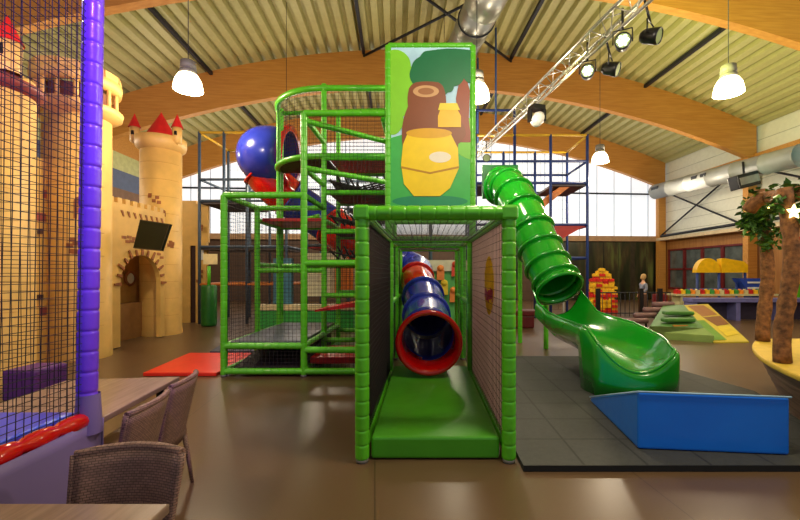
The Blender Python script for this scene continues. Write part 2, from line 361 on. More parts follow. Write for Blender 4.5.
# pendants
M_shade = mat('glowing_shade', (255, 236, 190), .4, emit=5.5)
M_hous = mat('grey_lamp_housing', (120, 118, 112), .5)
def make_pendant(ztop):
    t = thing('pendant_lamp', (0, 0, 0), '', 'pendant lamp', 'hanging hall lamps')
    mb = MB(); mb.lathe((0, 0, 0), [(0, .34), (.13, .34), (.14, .2), (.12, .2), (.12, .17), (.145, .17), (.15, .11), (.08, .10)], 20); mb.build('housing', M_hous, t)
    mb = MB(); mb.lathe((0, 0, 0), [(.12, .11), (.17, .08), (.225, -.02), (.25, -.14), (.255, -.2), (.245, -.2), (.235, -.13), (0, -.1)], 28); mb.build('shade', M_shade, t)
    mb = MB(); mb.rod((0, 0, .34), (0, 0, ztop), .008, 5); mb.build('cable', M_steel, t)
    return t
proto = None
for px, y, X, lab in ((None, 7.55, -4.45, 'glowing pendant lamp above the castle, left of the green frame'), (None, 7.7, 5.86, 'large glowing pendant lamp hanging at the right under the yellowish ceiling'),
                      (None, 12.5, 5.5, 'small distant pendant lamp in front of the far arch, right of the blue frame'), (None, 7.95, 1.05, 'pendant lamp mostly hidden behind the right edge of the picture board'),
                      (None, 12.5, -4.3, 'distant pendant lamp behind the green climbing tower')):
    if proto is None: proto = make_pendant(4.8); o = proto; o['label'] = lab; o.location = (X, y, 5.2)
    else: o = dup(proto, (X, y, 5.2), 0, lab)
for X in (-4.45, 1.08, 5.86):
    for y in (2.7, 7.6, 12.5, 17.4):
        lamp('POINT', 'pendant_or_fill_light', (X, y, 4.85), LAMP_W*(1.35 if y < 3 else 1), (1, .84, .62), .22)  # farthest row has no pendants, added as fill for the hall
for X in (-9.5, 10.8):
    for y in (10, 17.4): lamp('POINT', 'pendant_or_fill_light', (X, y, 4.85), LAMP_W*.8, (1, .84, .62), .22)  # side lights without any pendant, added to brighten the hall edges
# coloured stage light
lamp('SPOT', 'stage_wash_yellow', on(3.6, -.6), 2200, (.95, 1, .25), .2, (9.5, 9, 9), 95, .9)
lamp('SPOT', 'stage_wash_teal', (12.0, 11, 4.1), 90, (.05, 1, .75), .1, H(UR-1.2, 15.5, 5.3), 60, .9)
lamp('SPOT', 'stage_wash_violet', (-.9, .9, 3.6), 190, (.42, .16, 1), .1, (-1.75, 2.06, 2.3), 60, .9)
t = thing('loudspeaker', P(744, 178, 14.5), 'black box loudspeaker under the right wall duct', 'loudspeaker')
p = P(744, 181, 14.3); mb = MB(); mb.box(p, (.8, .45, .5), -.2, M=Matrix.Rotation(-.25, 3, 'Y')); mb.build('cabinet', M_black, t, bevel=.03)
mb = MB(); mb.box(p+Vector((0, -.26, 0)), (.68, .03, .26), M=Matrix.Rotation(-.25, 3, 'Y')); mb.build('grille', M_hous, t)
mb = MB(); mb.rod(p+Vector((0, 0, .2)), p+Vector((.2, .3, .75)), .04); mb.build('bracket', M_steel, t)

# ------------------------------------------------------------------ green tunnel
FX0, FX1, Y1, Y2 = -.51, .70, 3.3, 5.98
def padpost(parent, x, y, z0, z1, r=.055, m=None, nm='padded_post'):
    mb = MB(); pad(mb, (x, y, z0), (x, y, z1), r); o = mb.build(nm, m or M_grn, parent); return o
def padrail(parent, a, b, r=.05, m=None, nm='padded_rail'):
    mb = MB(); pad(mb, a, b, r); return mb.build(nm, m or M_grn, parent)
t = thing('play_tunnel', (.1, 3.3, 0), 'green padded tunnel frame with net walls and a green floor mat, in the centre', 'play tunnel')
for y, r in ((Y1, .059), (Y2, .055), (7.2, .055), (8.4, .055)):
    for x in (FX0, FX1):
        padpost(t, x, y, .03, 2.05, r); mb = MB(); mb.lathe((x, y, 0), [(0, 0), (.05, 0), (.055, .03), (0, .035)], 12); mb.build('foot', M_hous, t)
    padrail(t, (FX0, y, 2.05), (FX1, y, 2.05), .062 if y == Y1 else .05)
    if y == Y1:
        for x in (FX0, FX1): mb = MB(); mb.box((x, y, 2.05), (.135, .135, .125)); mb.build('corner_cap', M_grn, t, bevel=.025)
for x in (FX0, FX1):
    padrail(t, (x, Y1, 2.05), (x, Y2, 2.05), .045); padrail(t, (x, Y2, 2.05), (x, 8.4, 2.05), .045); padrail(t, (x, Y1, .08), (x, Y2, .08), .04)
    padrail(t, (x, Y2, 1.1), (x, 8.4, 1.1), .04)
mb = MB(); mb.hexa([(FX0+.07, Y1+.03, .01), (FX1-.07, Y1+.03, .01), (FX1-.07, Y2-.1, .01), (FX0+.07, Y2-.1, .01)], [(FX0+.07, Y1+.03, .19), (FX1-.07, Y1+.03, .19), (FX1-.07, Y2-.1, .19), (FX0+.07, Y2-.1, .19)])
mb.build('floor_mat', M_grnmat, t, bevel=.02)
mb = MB(); net(mb, (FX0, Y1, 2.03), (FX1-FX0, 0, 0), (0, Y2-Y1, 0), .06, .003); mb.build('roof_net', M_net, t)
mb = MB(); net(mb, (FX0, Y2, 2.03), (FX1-FX0, 0, 0), (0, 2.4, 0), .08, .003); mb.build('roof_net', M_net, t)
M_pink = mat('pink_tarpaulin', (228, 206, 206), .6, 0, .04); M_dkt = mat('shaded_tarpaulin', (74, 46, 46), .7, 0, .15)  # left sheet has its backlit shade put into the dark colour
def translucent(m, f):
    nt = m.node_tree; b = nt.nodes['Principled BSDF']; out = [x for x in nt.nodes if x.type == 'OUTPUT_MATERIAL'][0]
    tr = nt.nodes.new('ShaderNodeBsdfTranslucent'); mx = nt.nodes.new('ShaderNodeMixShader'); mx.inputs[0].default_value = f
    nt.links.new(b.inputs['Base Color'].links[0].from_socket, tr.inputs['Color']); nt.links.new(b.outputs[0], mx.inputs[1]); nt.links.new(tr.outputs[0], mx.inputs[2]); nt.links.new(mx.outputs[0], out.inputs[0])
translucent(M_pink, .6)
mb = MB(); mb.box((FX0-.02, (Y1+Y2)/2, 1.06), (.012, Y2-Y1-.1, 1.9)); mb.build('side_panel', M_dkt, t)['label'] = 'side panel coloured dark as if in shade'
mb = MB(); mb.box((FX1+.02, (Y1+Y2)/2, 1.06), (.012, Y2-Y1-.1, 1.9)); pn = mb.build('side_panel', M_pink, t); pn['label'] = 'pale pink side panel'
mb = MB(); net(mb, (FX0+.01, Y1+.05, .1), (0, Y2-Y1-.1, 0), (0, 0, 1.9), .055, .003); mb.build('side_net', M_net, t)
mb = MB(); net(mb, (FX1-.01, Y1+.05, .1), (0, Y2-Y1-.1, 0), (0, 0, 1.9), .075, .0026); mb.build('side_net', M_net, t)
lg = MB(); lg.lathe((FX1+.012, 4.35, 1.42), [(0, 0), (.32, 0)], 30, (-1, 0, 0)); M_logo = mat('logo_yellow', (255, 214, 40), .5); translucent(M_logo, .6); o = lg.build('round_logo', M_logo, t); o.location = (-.008, 0, 0)
mb = MB()
for k in range(8): mb.box((FX1+.001, 4.10+k*.068, 1.32+.02*math.sin(k)), (.004, .045, .10 if k % 2 else .13), M=Matrix.Rotation(.12, 3, 'X'))
mb.build('logo_lettering', M_red, o)
for x, nx in ((FX0, -1), (FX1, 1)):
    mb = MB(); net(mb, (x, Y2, .1), (0, 2.4, 0), (0, 0, 1.9), .08, .003); mb.build('side_net', M_net, t)

# ------------------------------------------------------------------ picture board
YB = 5.9
t = thing('picture_board', (.1, YB, 2.2), 'tall green-framed painted board with trees and a honey pot above the tunnel', 'picture board')
x0, x1, z0, z1 = -.53, .72, 2.32, 4.93
for x in (x0, x1): padpost(t, x, YB+.05, 2.1, z1, .05)
for z in (z0, z1): padrail(t, (x0, YB+.05, z), (x1, YB+.05, z), .045)
mb = MB(); mb.box(((x0+x1)/2, YB+.04, (z0+z1)/2), (x1-x0-.05, .03, z1-z0-.05)); mb.build('board', mat('picture_sky', (180, 224, 250), .45), t)
LAY = [0]
def art(nm, pts, rgb, lay):
    y = YB+.02-.002*lay; mb = MB(); mb.prism([Vector(((px-424)*YB/400., y, CAMZ-(py-272.6)*YB/400.)) for px, py in pts], (0, .002, 0))
    return mb.build(nm, mat('paint_%d_%d_%d' % rgb, rgb, .45, 0, .05), t)
def ell(cx, cy, rx, ry, n=24, a0=0, a1=2*PI): return [(cx+rx*math.cos(a0+(a1-a0)*i/n), cy+ry*math.sin(a0+(a1-a0)*i/n)) for i in range(n if abs(a1-a0-2*PI) < 1e-3 else n+1)]
def blob(pts, k=5, amp=2.2):   # scalloped outline for painted foliage
    out = []; n = len(pts)
    for i in range(n):
        a, b_ = Vector(pts[i]), Vector(pts[(i+1) % n]); d = (b_-a); nn = Vector((d.y, -d.x)).normalized()
        for j in range(k): s_ = j/k; out.append(tuple(a+d*s_+nn*amp*math.sin(PI*s_)))
    return out
art('meadow', [(389, 138), (410, 132), (440, 134), (473, 138), (473, 208), (389, 208)], (66, 186, 84), 1)
art('pale_bush', blob([(404, 52), (411, 66), (413, 78), (408, 92), (412, 106), (403, 116), (400, 130), (389, 134), (389, 50)], 5, 2), (134, 212, 44), 2)
art('far_bush', blob([(473, 120), (473, 160), (455, 150), (452, 130), (460, 116)], 5, 1.6), (120, 204, 56), 2)
art('tree_trunk', [(459, 82), (466, 76), (470, 90), (469, 120), (472, 142), (452, 142), (458, 116), (456, 98)], (150, 74, 48), 3)
art('dark_canopy', blob([(412, 82), (411, 68), (420, 56), (430, 50), (473, 50), (473, 82), (464, 78), (454, 86), (448, 92), (436, 96), (424, 88)], 5, 2), (14, 112, 66), 4)
art('ground_shadow', ell(430, 201, 38, 6), (36, 148, 98), 2)
art('tree_stump', blob([(404, 152), (402, 128), (408, 106), (409, 88), (416, 82), (438, 82), (444, 88), (446, 106), (462, 122), (466, 134), (458, 144), (456, 158)], 4, 1.0), (134, 74, 40), 5)
art('stump_top', ell(426, 91, 13, 6), (206, 160, 110), 6)
art('stump_ring', ell(426, 91, 8, 3.4), (160, 106, 62), 7)
art('honey_pot', [(408, 132), (450, 132), (458, 148), (459, 168), (450, 188), (440, 196), (414, 196), (404, 184), (401, 164), (403, 144)], (250, 214, 20), 7)
art('pot_rim', ell(429, 133, 23, 5), (226, 172, 20), 8)
art('pot_label', ell(440, 157, 11, 5.5), (244, 236, 214), 8)
art('pot_outline', [(401, 166), (430, 172), (459, 166), (459, 168), (430, 174), (401, 168)], (190, 140, 20), 8)
art('jar', [(440, 110), (458, 110), (461, 116), (461, 127), (438, 127), (438, 116)], (250, 196, 40), 8)
art('jar_lid', [(440, 103), (457, 103), (460, 110), (438, 110)], (232, 214, 50), 9)

# ------------------------------------------------------------------ green climbing frame, left
t = thing('climbing_frame', (-1.8, 6, 0), 'tall green padded climbing tower with nets left of the picture board', 'climbing frame')
GX, GY = (-3.0, -1.8, -.62), (6.0, 7.2, 8.4)
tops = {(-3.0, 6.0): 2.72, (-1.8, 6.0): 3.95, (-3.0, 7.2): 2.72, (-1.8, 7.2): 4.95, (-.62, 7.2): 4.95, (-3.0, 8.4): 5.0, (-1.8, 8.4): 4.95, (-.62, 8.4): 4.95}
for (x, y), z in tops.items():
    padpost(t, x, y, .03, z, .05); mb = MB(); mb.lathe((x, y, 0), [(0, 0), (.045, 0), (.05, .03), (0, .035)], 12); mb.build('foot', M_hous, t)
padpost(t, -2.95, 8.12, .03, 4.86, .045)
R = lambda a, b, r=.045: padrail(t, a, b, r)
for z in (.08, .46, 2.72): R((-3, 6, z), (-1.8, 6, z), .05)
for z in (.08, .40, 1.70, 3.95): R((-1.8, 6, z), (-.57, 6, z), .05)
for z in (.08, .46, 2.72): R((-3, 6, z), (-3, 7.2, z)); R((-1.8, 6, z), (-1.8, 7.2, z)); R((-3, 7.2, z), (-1.8, 7.2, z))
for z in (.08, .46, 1.7, 2.5): R((-3, 7.2, z), (-3, 8.4, z)); R((-1.8, 7.2, z), (-1.8, 8.4, z)); R((-3, 8.4, z), (-1.8, 8.4, z))
for z in (.35, 1.15, 1.7, 2.3, 3.0, 3.62): R((-1.8, 7.2, z), (-.62, 7.2, z)); R((-1.8, 8.4, z), (-.62, 8.4, z))
R((-3, 7.2, 1.6), (-1.8, 7.2, 1.6))
R((-1.8, 6, 3.84), (-.62, 7.2, 3.9)); R((-1.8, 6, 3.13), (-.62, 7.2, 3.18)); R((-1.8, 6, 3.9), (-1.8, 7.2, 3.9)); R((-1.8, 6, 3.13), (-1.8, 7.2, 3.13)); R((-1.8, 6, 2.72), (-1.8, 7.2, 2.72))
R((-.62, 6.1, 1.7), (-.62, 7.2, 1.7)); R((-.62, 6.1, 3.9), (-.62, 7.2, 3.9))
arc = [Vector((-1.8-1.2*math.cos(q), 8.4-1.2*math.sin(q), 0)) for q in [PI/2*i/14 for i in range(15)]]
for z in (3.66, 4.88):
    mb = MB(); mb.tube([p+UPV*z for p in arc]+[Vector((-.62, 7.2, z))], .055, 10); mb.build('curved_rail', M_grn, t)
R((-3, 8.4, 4.9), (-.62, 8.4, 4.98)); R((-.62, 7.2, 4.98), (-.62, 8.4, 4.98))
mb = MB()
for i in range(0, 29): 
    q = PI/2*i/28; p = Vector((-1.8-1.2*math.cos(q), 8.4-1.2*math.sin(q), 0)); mb.tube([p+UPV*3.7, p+UPV*4.95], .003, 3, False)
for k in range(1, 20):
    mb.tube([p+UPV*(3.7+k*.065) for p in arc]+[Vector((-.62, 7.2, 3.7+k*.065))], .003, 3, False)
for k in range(1, 18): x = -1.8+k*.065; mb.tube([(x, 7.2, 3.7), (x, 7.2, 4.95)], .003, 3, False)
mb.build('curved_net', M_net, t)
M_deck = mat('slate_mat', (70, 72, 92), .4, 0, .1, 3); M_dark = mat('dark_deck', (44, 34, 36), .6)
def deck(x0, y0, x1, y1, z, m, th=.06, nm='deck'):
    mb = MB(); mb.box(((x0+x1)/2, (y0+y1)/2, z), (abs(x1-x0), abs(y1-y0), th)); return mb.build(nm, m, t, bevel=.012)
deck(-2.94, 6.06, -1.86, 8.34, .49, M_deck); deck(-1.74, 7.1, -.7, 8.34, 1.72, M_dark); deck(-1.74, 7.26, -.7, 8.34, 2.33, M_dark)
deck(-1.74, 7.26, -.7, 8.34, 3.02, M_dark); deck(-2.94, 7.26, -1.86, 8.34, 2.52, M_red); deck(-1.74, 7.26, -.7, 8.34, 3.66, M_red)
mb = MB(); mb.lathe((-1.8, 8.4, 3.64), [(0, 0), (1.15, 0), (1.15, .05), (0, .05)], 14, a0=PI, a1=1.5*PI); mb.build('round_deck', M_dark, t)
deck(-1.74, 6.1, -.7, 7.1, .22, M_red, .1, 'crash_mat')
mb = MB(); mb.hexa([(-1.72, 6.3, .94), (-.7, 6.3, 1.06), (-.7, 7.1, 1.06), (-1.72, 7.1, .94)], [(-1.72, 6.3, .97), (-.7, 6.3, 1.16), (-.7, 7.1, 1.16), (-1.72, 7.1, .97)]); mb.build('sloping_cushion', M_red, t)
mb = MB(); mb.hexa([(-2.9, 6.1, .09), (-1.9, 6.1, .09), (-1.9, 8.2, .09), (-2.9, 8.2, .09)], [(-2.9, 6.1, .12), (-1.9, 6.1, .12), (-1.9, 8.2, .4), (-2.9, 8.2, .4)]); mb.build('lower_ramp', M_dark, t)
mb = MB(); net(mb, (-3, 6, .1), (1.2, 0, 0), (0, 0, 2.6), .055, .0025); mb.build('net_panel', M_net, t)
mb = MB(); net(mb, (-1.8, 6, .1), (1.2, 0, 0), (0, 0, 3.8), .055, .0025); mb.build('net_panel', M_net, t)
mb = MB(); net(mb, (-3, 6, .1), (0, 2.4, 0), (0, 0, 2.6), .06, .0025); mb.build('net_panel', M_net, t)
mb = MB(); net(mb, (-1.8, 7.2, .5), (1.2, 0, 0), (0, 0, 3.2), .075, .003); mb.build('net_panel', M_net, t)
mb = MB(); net(mb, (-3, 8.4, .1), (2.4, 0, 0), (0, 0, 4.8), .085, .003); mb.build('net_panel', M_net, t)
# mesh balls between the decks
M_bscr = mat('dark_scramble_net', (30, 26, 30), .8)
for z in (1.95, 2.6, 3.25):
    mb = MB()
    for k in range(9):
        x = -1.7+k*.12; mb.tube([(x, 7.3, z+.1*math.sin(k)), (x+.03, 7.8, z-.12), (x, 8.3, z+.08)], .018, 5)
    for k in range(6):
        y = 7.35+k*.17; mb.tube([(-1.75, y, z), (-1.2, y, z-.13), (-.68, y, z)], .018, 5)
    mb.build('rope_mesh', M_bscr, t)
# extra outriggers at the left foot of the tower
R((-3.25, 8.9, 2.6), (-2.2, 8.4, 2.75), .05)

# ------------------------------------------------------------------ spiral tube slide (blue / red)
t = thing('spiral_tube_slide', (-.1, 5.1, 0), 'blue and red tube slide winding from the tower to a red mouth in the tunnel', 'tube slide')
def catmull(pts, n):
    pts = [Vector(p) for p in pts]; q = [pts[0]*2-pts[1]]+pts+[pts[-1]*2-pts[-2]]; out = []
    for i in range(1, len(q)-2):
        for k in range(n):
            s_ = k/n; a, b_, c, d = q[i-1:i+3]
            out.append(.5*((2*b_)+(c-a)*s_+(2*a-5*b_+4*c-d)*s_*s_+(3*b_-a-3*c+d)*s_**3))
    return out+[pts[-1]]
def segtube(path, r, k, mats, parent, nm='tube_section', flange=.05):
    i = 0; j = 0
    while i < len(path)-1:
        e = min(i+k, len(path)-1); mb = MB(); mb.tube(path[i:e+1], r, 24, False); o = mb.build(nm, mats[j % len(mats)], parent, solid=.012)
        d = (path[min(i+1, len(path)-1)]-path[i]).normalized(); mb = MB(); mb.lathe(path[i]-d*.02, [(r, 0), (r+flange, 0), (r+flange, .04), (r, .04)], 28, d); mb.build('joint_ring', mats[j % len(mats)], parent)
        i = e; j += 1
up = catmull([(-3.62, 9.0, 3.85), (-3.35, 9.1, 3.5), (-3.0, 9.35, 3.2), (-2.4, 9.5, 2.8), (-1.8, 9.4, 2.4), (-1.2, 9.3, 2.05)], 6)
mb = MB(); pr = [(.65*math.sin(q), .65*(1-math.cos(q))) for q in [PI/2*k/10 for k in range(11)]]+[(.65, .8), (.58, 1.15)]
mb.lathe((-4.14, 8.95, 4.2), pr, 32, (1, 0, -.06)); mb.build('bend', M_blupl, t, solid=.012)
mb = MB(); mb.lathe((-3.02, 8.95, 4.14), [(.56, 0), (.70, 0), (.70, .06), (.56, .06)], 32, (1, 0, -.06)); mb.build('entry_flange', M_redpl, t)
segtube(up, .44, 10, [M_redpl, M_blupl, M_redpl, M_blupl], t)
dn = catmull([(-1.2, 9.3, 2.05), (-.75, 9.5, 1.85), (-.2, 9.35, 1.62), (-.16, 8.5, 1.42), (-.02, 7.6, 1.10), (.04, 6.7, .84), (.05, 5.5, .70)], 6)
segtube(dn[:19], .36, 9, [M_blupl, M_blupl], t); segtube(dn[18:25], .34, 6, [M_redpl], t); segtube(dn[24:], .36, 6, [M_blupl, M_blupl], t)
mb = MB(); mb.lathe((.06, 5.6, .70), [(.36, 0), (.375, .12), (.40, .3), (.425, .45), (.435, .47), (.42, .49), (.37, .48), (.35, .3), (.345, 0)], 36, (0.01, -1, -.10)); mb.build('mouth', M_redpl, t)

# ------------------------------------------------------------------ green tube slide, right
t = thing('green_slide', (2.6, 5.5, 0), 'large green tube slide ending in an open scooped chute on the dark tiles', 'slide')
c0 = [(500, 186, 9.6), (508, 188, 9.3), (518, 202, 8.85), (530, 226, 8.35), (540, 249, 8.02), (549.5, 270, 7.72), (559.5, 289, 7.40)]
pth = catmull([P(*c) for c in c0], 5)
L = 0; rad = .41
k = 0; i = 0
while i < len(pth)-1:
    e = min(i+4, len(pth)-1); mb = MB(); mb.tube(pth[i:e+1], rad, 28, False); mb.build('tube_section', M_grnpl, t, solid=.012)
    d = (pth[i+1]-pth[i]).normalized(); mb = MB(); mb.lathe(pth[i]-d*.02, [(rad, 0), (rad+.055, 0), (rad+.055, .045), (rad, .045)], 32, d); mb.build('joint_ring', M_grnpl, t); i = e
d = (pth[-1]-pth[-2]).normalized()
mb = MB(); mb.lathe(pth[-1]-d*.03, [(rad, 0), (rad+.045, 0), (rad+.045, .05), (rad, .05)], 32, d); mb.build('mouth_ring', M_grnpl, t)
mb = MB()
for k in range(14):
    q = 2*PI*k/14; nx = d.cross(UPV).normalized(); ny = nx.cross(d); mb.lathe(pth[-1]-d*.06+(nx*math.cos(q)+ny*math.sin(q))*(rad+.03), [(0, -.02), (.012, -.02), (.012, .08), (0, .08)], 6, d)
mb.build('bolts', M_grnpl, t)
p = P(500, 182, 9.75); mb = MB(); mb.box(p, (.88, .1, .82)); mb.build('entry_panel', mat('green_panel', (14, 104, 44), .35), t, bevel=.02)
# open chute: cross sections (left rim, floor, right rim)
rows = []
secs = [  # yL, xL, zL,  yR, xR, zR, floor z, floor sag half-flat
 (7.42, 2.03, 1.22, 7.40, 2.89, 1.22, .80), (7.15, 2.03, 1.02, 7.2, 2.95, 1.06, .65), (6.8, 2.12, .87, 7.0, 3.03, .87, .53), (6.4, 2.17, .835, 6.8, 3.2, .80, .44),
 (5.9, 2.17, .83, 6.4, 3.36, .75, .37), (5.45, 2.11, .845, 5.95, 3.36, .69, .32), (5.33, 2.10, .85, 5.75, 3.35, .67, .31), (5.25, 2.09, .85, 5.6, 3.33, .655, .305), (5.12, 2.09, .84, 5.4, 3.28, .63, .30), (4.97, 2.13, .71, 5.12, 3.17, .585, .29)]
NS = 16
for (yl, xl, zl, yr, xr, zr, fz) in secs:
    row = []
    for k in range(NS+1):
        s_ = k/NS; x = xl+(xr-xl)*(.5-.5*math.cos(PI*s_)); y = yl+(yr-yl)*s_; rim = zl+(zr-zl)*s_
        q = abs(math.cos(PI*s_)); row.append(Vector((x, y, fz+(rim-fz)*(q**2.6))))
    rows.append(row)
lip = []
for k in range(NS+1):
    s_ = k/NS; v = rows[-1][k].copy(); v.y -= .05+.12*math.sin(PI*s_)**.8; rm = .69+(.58-.69)*s_; v.z = .325+(rm-.325)*abs(math.cos(PI*s_))**2; lip.append(v)
rows.append(lip)
mb = MB(); mb.sheet(rows); mb.build('chute', M_grnpl, t, solid=.02, sub=1)
# outer skirt down to the floor round the landing end
rim = [r_[0] for r_ in rows[1:-1]]+lip+[r_[-1] for r_ in rows[1:-1]][::-1]
r0, r1, r2, r3, r4 = [], [], [], [], []; NL = len(rows)-2
for i, v in enumerate(rim):
    if i < NL: d = Vector((-1, -.1, 0))
    elif i < NL+NS+1: s_ = (i-NL)/NS; d = Vector((-math.cos(PI*s_), -math.sin(PI*s_)-.25, 0))
    else: d = Vector((1, -.1, 0))
    d.normalize(); left = i < NL+NS/2; hem = .055 if v.y < (5.3 if left else 5.68) else max(.055, v.z-.40)
    ins = -.03 if hem < .06 else .12
    r0.append(v.copy()); r1.append(v+d*.03-UPV*.015); r2.append(v+d*.045-UPV*.06); r3.append(Vector((v.x, v.y, hem+(v.z-hem)*.4))+d*.045); r4.append(Vector((v.x, v.y, hem))-d*ins)
mb = MB(); mb.sheet([r0, r1, r2, r3, r4]); mb.build('landing_skirt', M_grnpl, t, solid=.012)
mb = MB(); mb.tube([v+UPV*.01 for v in [r_[0] for r_ in rows]+lip[1:]+[r_[-1] for r_ in rows[:-1]][::-1]], .018, 8); mb.build('rolled_rim', M_grnpl, t)
for px, py, Y, zt_ in ((492, 330, 9.3, 3.1), (520, 325, 8.9, 1.9), (546, 346, 8.2, 1.15)):
    q = P(px, 0, Y); mb = MB(); pad(mb, (q.x, Y, 0), (q.x, Y, zt_), .05); mb.build('support_leg', M_grn, t)

# ------------------------------------------------------------------ blue-pole climbing frames (background)
def bframe(xs, ys, ztop, label, levels, name='climbing_frame', netc=.11):
    t = thing(name, (xs[0], ys[0], 0), label, 'climbing frame')
    for i, x in enumerate(xs):
        for j, y in enumerate(ys):
            mb = MB(); mb.rod((x, y, 0), (x, y, ztop), .045, 8); mb.build('pole', M_bluepole, t)
    for z, m, dm, cells in levels:
        for y in ys:
            mb = MB(); mb.rod((xs[0], y, z), (xs[-1], y, z), .04); mb.build('rail', m, t)
        for x in (xs[0], xs[-1]):
            mb = MB(); mb.rod((x, ys[0], z), (x, ys[-1], z), .04); mb.build('rail', m, t)
        for c in cells:
            mb = MB(); mb.box(((xs[c]+xs[c+1])/2, (ys[0]+ys[-1])/2, z-.06), (xs[c+1]-xs[c]-.06, ys[-1]-ys[0]-.06, .06)); mb.build('platform', dm, t)
    mb = MB(); net(mb, (xs[0], ys[-1], .3), (xs[-1]-xs[0], 0, 0), (0, 0, ztop-.4), netc, .004); mb.build('back_net', M_net, t)
    return t
M_dyel = mat('yellow_rail', (214, 170, 40), .5); M_dred2 = mat('red_deck', (170, 34, 28), .5); M_orng = mat('orange_deck', (206, 116, 40), .5); M_gdeck = mat('grey_deck', (82, 76, 80), .6)
tb = bframe([1.55, 2.72, 3.8, 4.9], [12.0, 13.7], 5.70, 'open blue pole climbing frame with red and yellow decks behind the green slide', [(5.68, M_dyel, M_orng, []), (4.25, M_bluepole, M_gdeck, [0, 2]), (3.0, M_bluepole, M_dred2, [1, 2]), (2.0, M_bluepole, M_orng, [1]), (4.9, M_bluepole, M_gdeck, [])], netc=.3)
mb = MB(); mb.rod((1.55, 12, 5.68), (1.55, 12, 6.45), .045); mb.rod((2.72, 12, 5.68), (2.72, 12, 6.45), .045); mb.rod((1.55, 12, 6.43), (2.72, 12, 6.43), .04); mb.build('upper_cage', M_bluepole, tb)
mb = MB(); mb.hexa([(3.0, 12.1, 3.2), (3.2, 12.1, 3.2), (4.4, 12.1, 4.15), (4.1, 12.1, 4.15)], [(3.0, 12.9, 3.2), (3.2, 12.9, 3.2), (4.4, 12.9, 4.15), (4.1, 12.9, 4.15)]); mb.build('orange_ramp', M_orng, tb)
mb = MB(); mb.prism([(4.9, 12.0, 3.0), (3.7, 12.0, 3.0), (4.1, 12.0, 2.55)], (0, .6, 0)); mb.build('red_wedge', M_dred2, tb)
M_gpole = mat('grey_blue_pole', (74, 92, 116), .45)
M_bluepole_save = M_bluepole; M_bluepole = M_gpole
tb = bframe([-6.85, -6.1, -5.4, -4.2], [12.2, 14.0], 5.85, 'open grey-blue pole climbing frame between the castle and the green tower', [(5.83, M_dyel, M_orng, []), (4.4, M_gpole, M_gdeck, []), (3.75, M_gpole, M_gdeck, [0, 1]), (2.35, M_gpole, M_gdeck, [0, 1, 2]), (1.2, M_orng, M_gdeck, [])], netc=.3)
mb = MB(); mb.rod((-6.1, 14, 5.25), (-5.4, 14, 5.25), .05); mb.build('red_rail', M_red, tb)
tb = bframe([-3.4, -2.2, -1.0, .2, 1.4], [11.6, 13.2], 4.6, 'blue pole climbing frame seen through the green tower and tunnel', [(4.58, M_gpole, M_gdeck, []), (3.4, M_gpole, M_gdeck, [1, 2]), (2.35, M_gpole, M_dred2, [0, 1, 2])], netc=.3)
M_bluepole = M_bluepole_save

# ------------------------------------------------------------------ mats and tiles on the floor
M_tile = mat('rubber_tile', (52, 54, 52), .7, 0, .15, 30, .3, 120)
nt = M_tile.node_tree; b = nt.nodes['Principled BSDF']; br = nt.nodes.new('ShaderNodeTexBrick'); br.offset = 0; br.inputs['Scale'].default_value = 1
br.inputs['Brick Width'].default_value = .5; br.inputs['Row Height'].default_value = .5; br.inputs['Mortar Size'].default_value = .011
for kk in ('Color1', 'Color2'): br.inputs[kk].default_value = (1, 1, 1, 1)
br.inputs['Mortar'].default_value = (.25, .25, .25, 1); tc = nt.nodes.new('ShaderNodeTexCoord'); mp = nt.nodes.new('ShaderNodeMapping'); mp.inputs['Location'].default_value = (-.258, -.13, 0)
mx = nt.nodes.new('ShaderNodeMix'); mx.data_type = 'RGBA'; mx.blend_type = 'MULTIPLY'; mx.inputs['Factor'].default_value = 1; src = b.inputs['Base Color'].links[0].from_socket
nt.links.new(tc.outputs['Object'], mp.inputs[0]); nt.links.new(mp.outputs[0], br.inputs['Vector']); nt.links.new(src, mx.inputs['A']); nt.links.new(br.outputs['Color'], mx.inputs['B']); nt.links.new(mx.outputs['Result'], b.inputs['Base Color'])
mb = MB(); mb.prism([(.78, 3.13, .002), (3.55, 3.13, .002), (3.78, 3.9, .002), (4.22, 5.1, .002), (3.75, 7.24, .002), (.78, 7.24, .002)], (0, 0, .048)); o = mb.build('rubber_tile_surface', M_tile); tag(o, 'dark grey rubber tile surface under the green slide and the blue wedge', 'rubber tiles')
M_bmat = mat('blue_vinyl', (22, 128, 255), .3, 0, .06, 2, .5, 4, coat=.2)
mb = MB(); mb.hexa([(1.83, 3.42, .052), (3.02, 3.30, .052), (3.1, 4.6, .052), (1.95, 4.70, .052)], [(1.83, 3.42, .54), (3.02, 3.30, .53), (3.1, 4.6, .09), (1.95, 4.70, .09)])
t = thing('wedge_mat', (2.5, 3.9, .05), 'blue vinyl wedge mat standing on the dark tiles in front of the green slide', 'wedge mat')
mb.build('wedge', M_bmat, t, bevel=.02)
mb = MB(); mb.tube([(1.95, 4.70, .10), (1.83, 3.41, .545), (3.02, 3.29, .535), (3.1, 4.6, .10)], .008, 6); mb.build('piping', mat('pale_blue_piping', (150, 190, 220), .5), t)
mb = MB(); mb.hexa([(-4.22, 6.0, .002), (-3.12, 6.0, .002), (-3.12, 7.5, .002), (-4.4, 7.5, .002)], [(-4.22, 6.0, .06), (-3.12, 6.0, .06), (-3.12, 7.5, .06), (-4.4, 7.5, .06)])
o = mb.build('floor_mat', mat('bright_red_vinyl', (232, 44, 24), .35, 0, .05), bevel=.012); tag(o, 'thin bright red mat on the floor left of the climbing tower', 'mat')
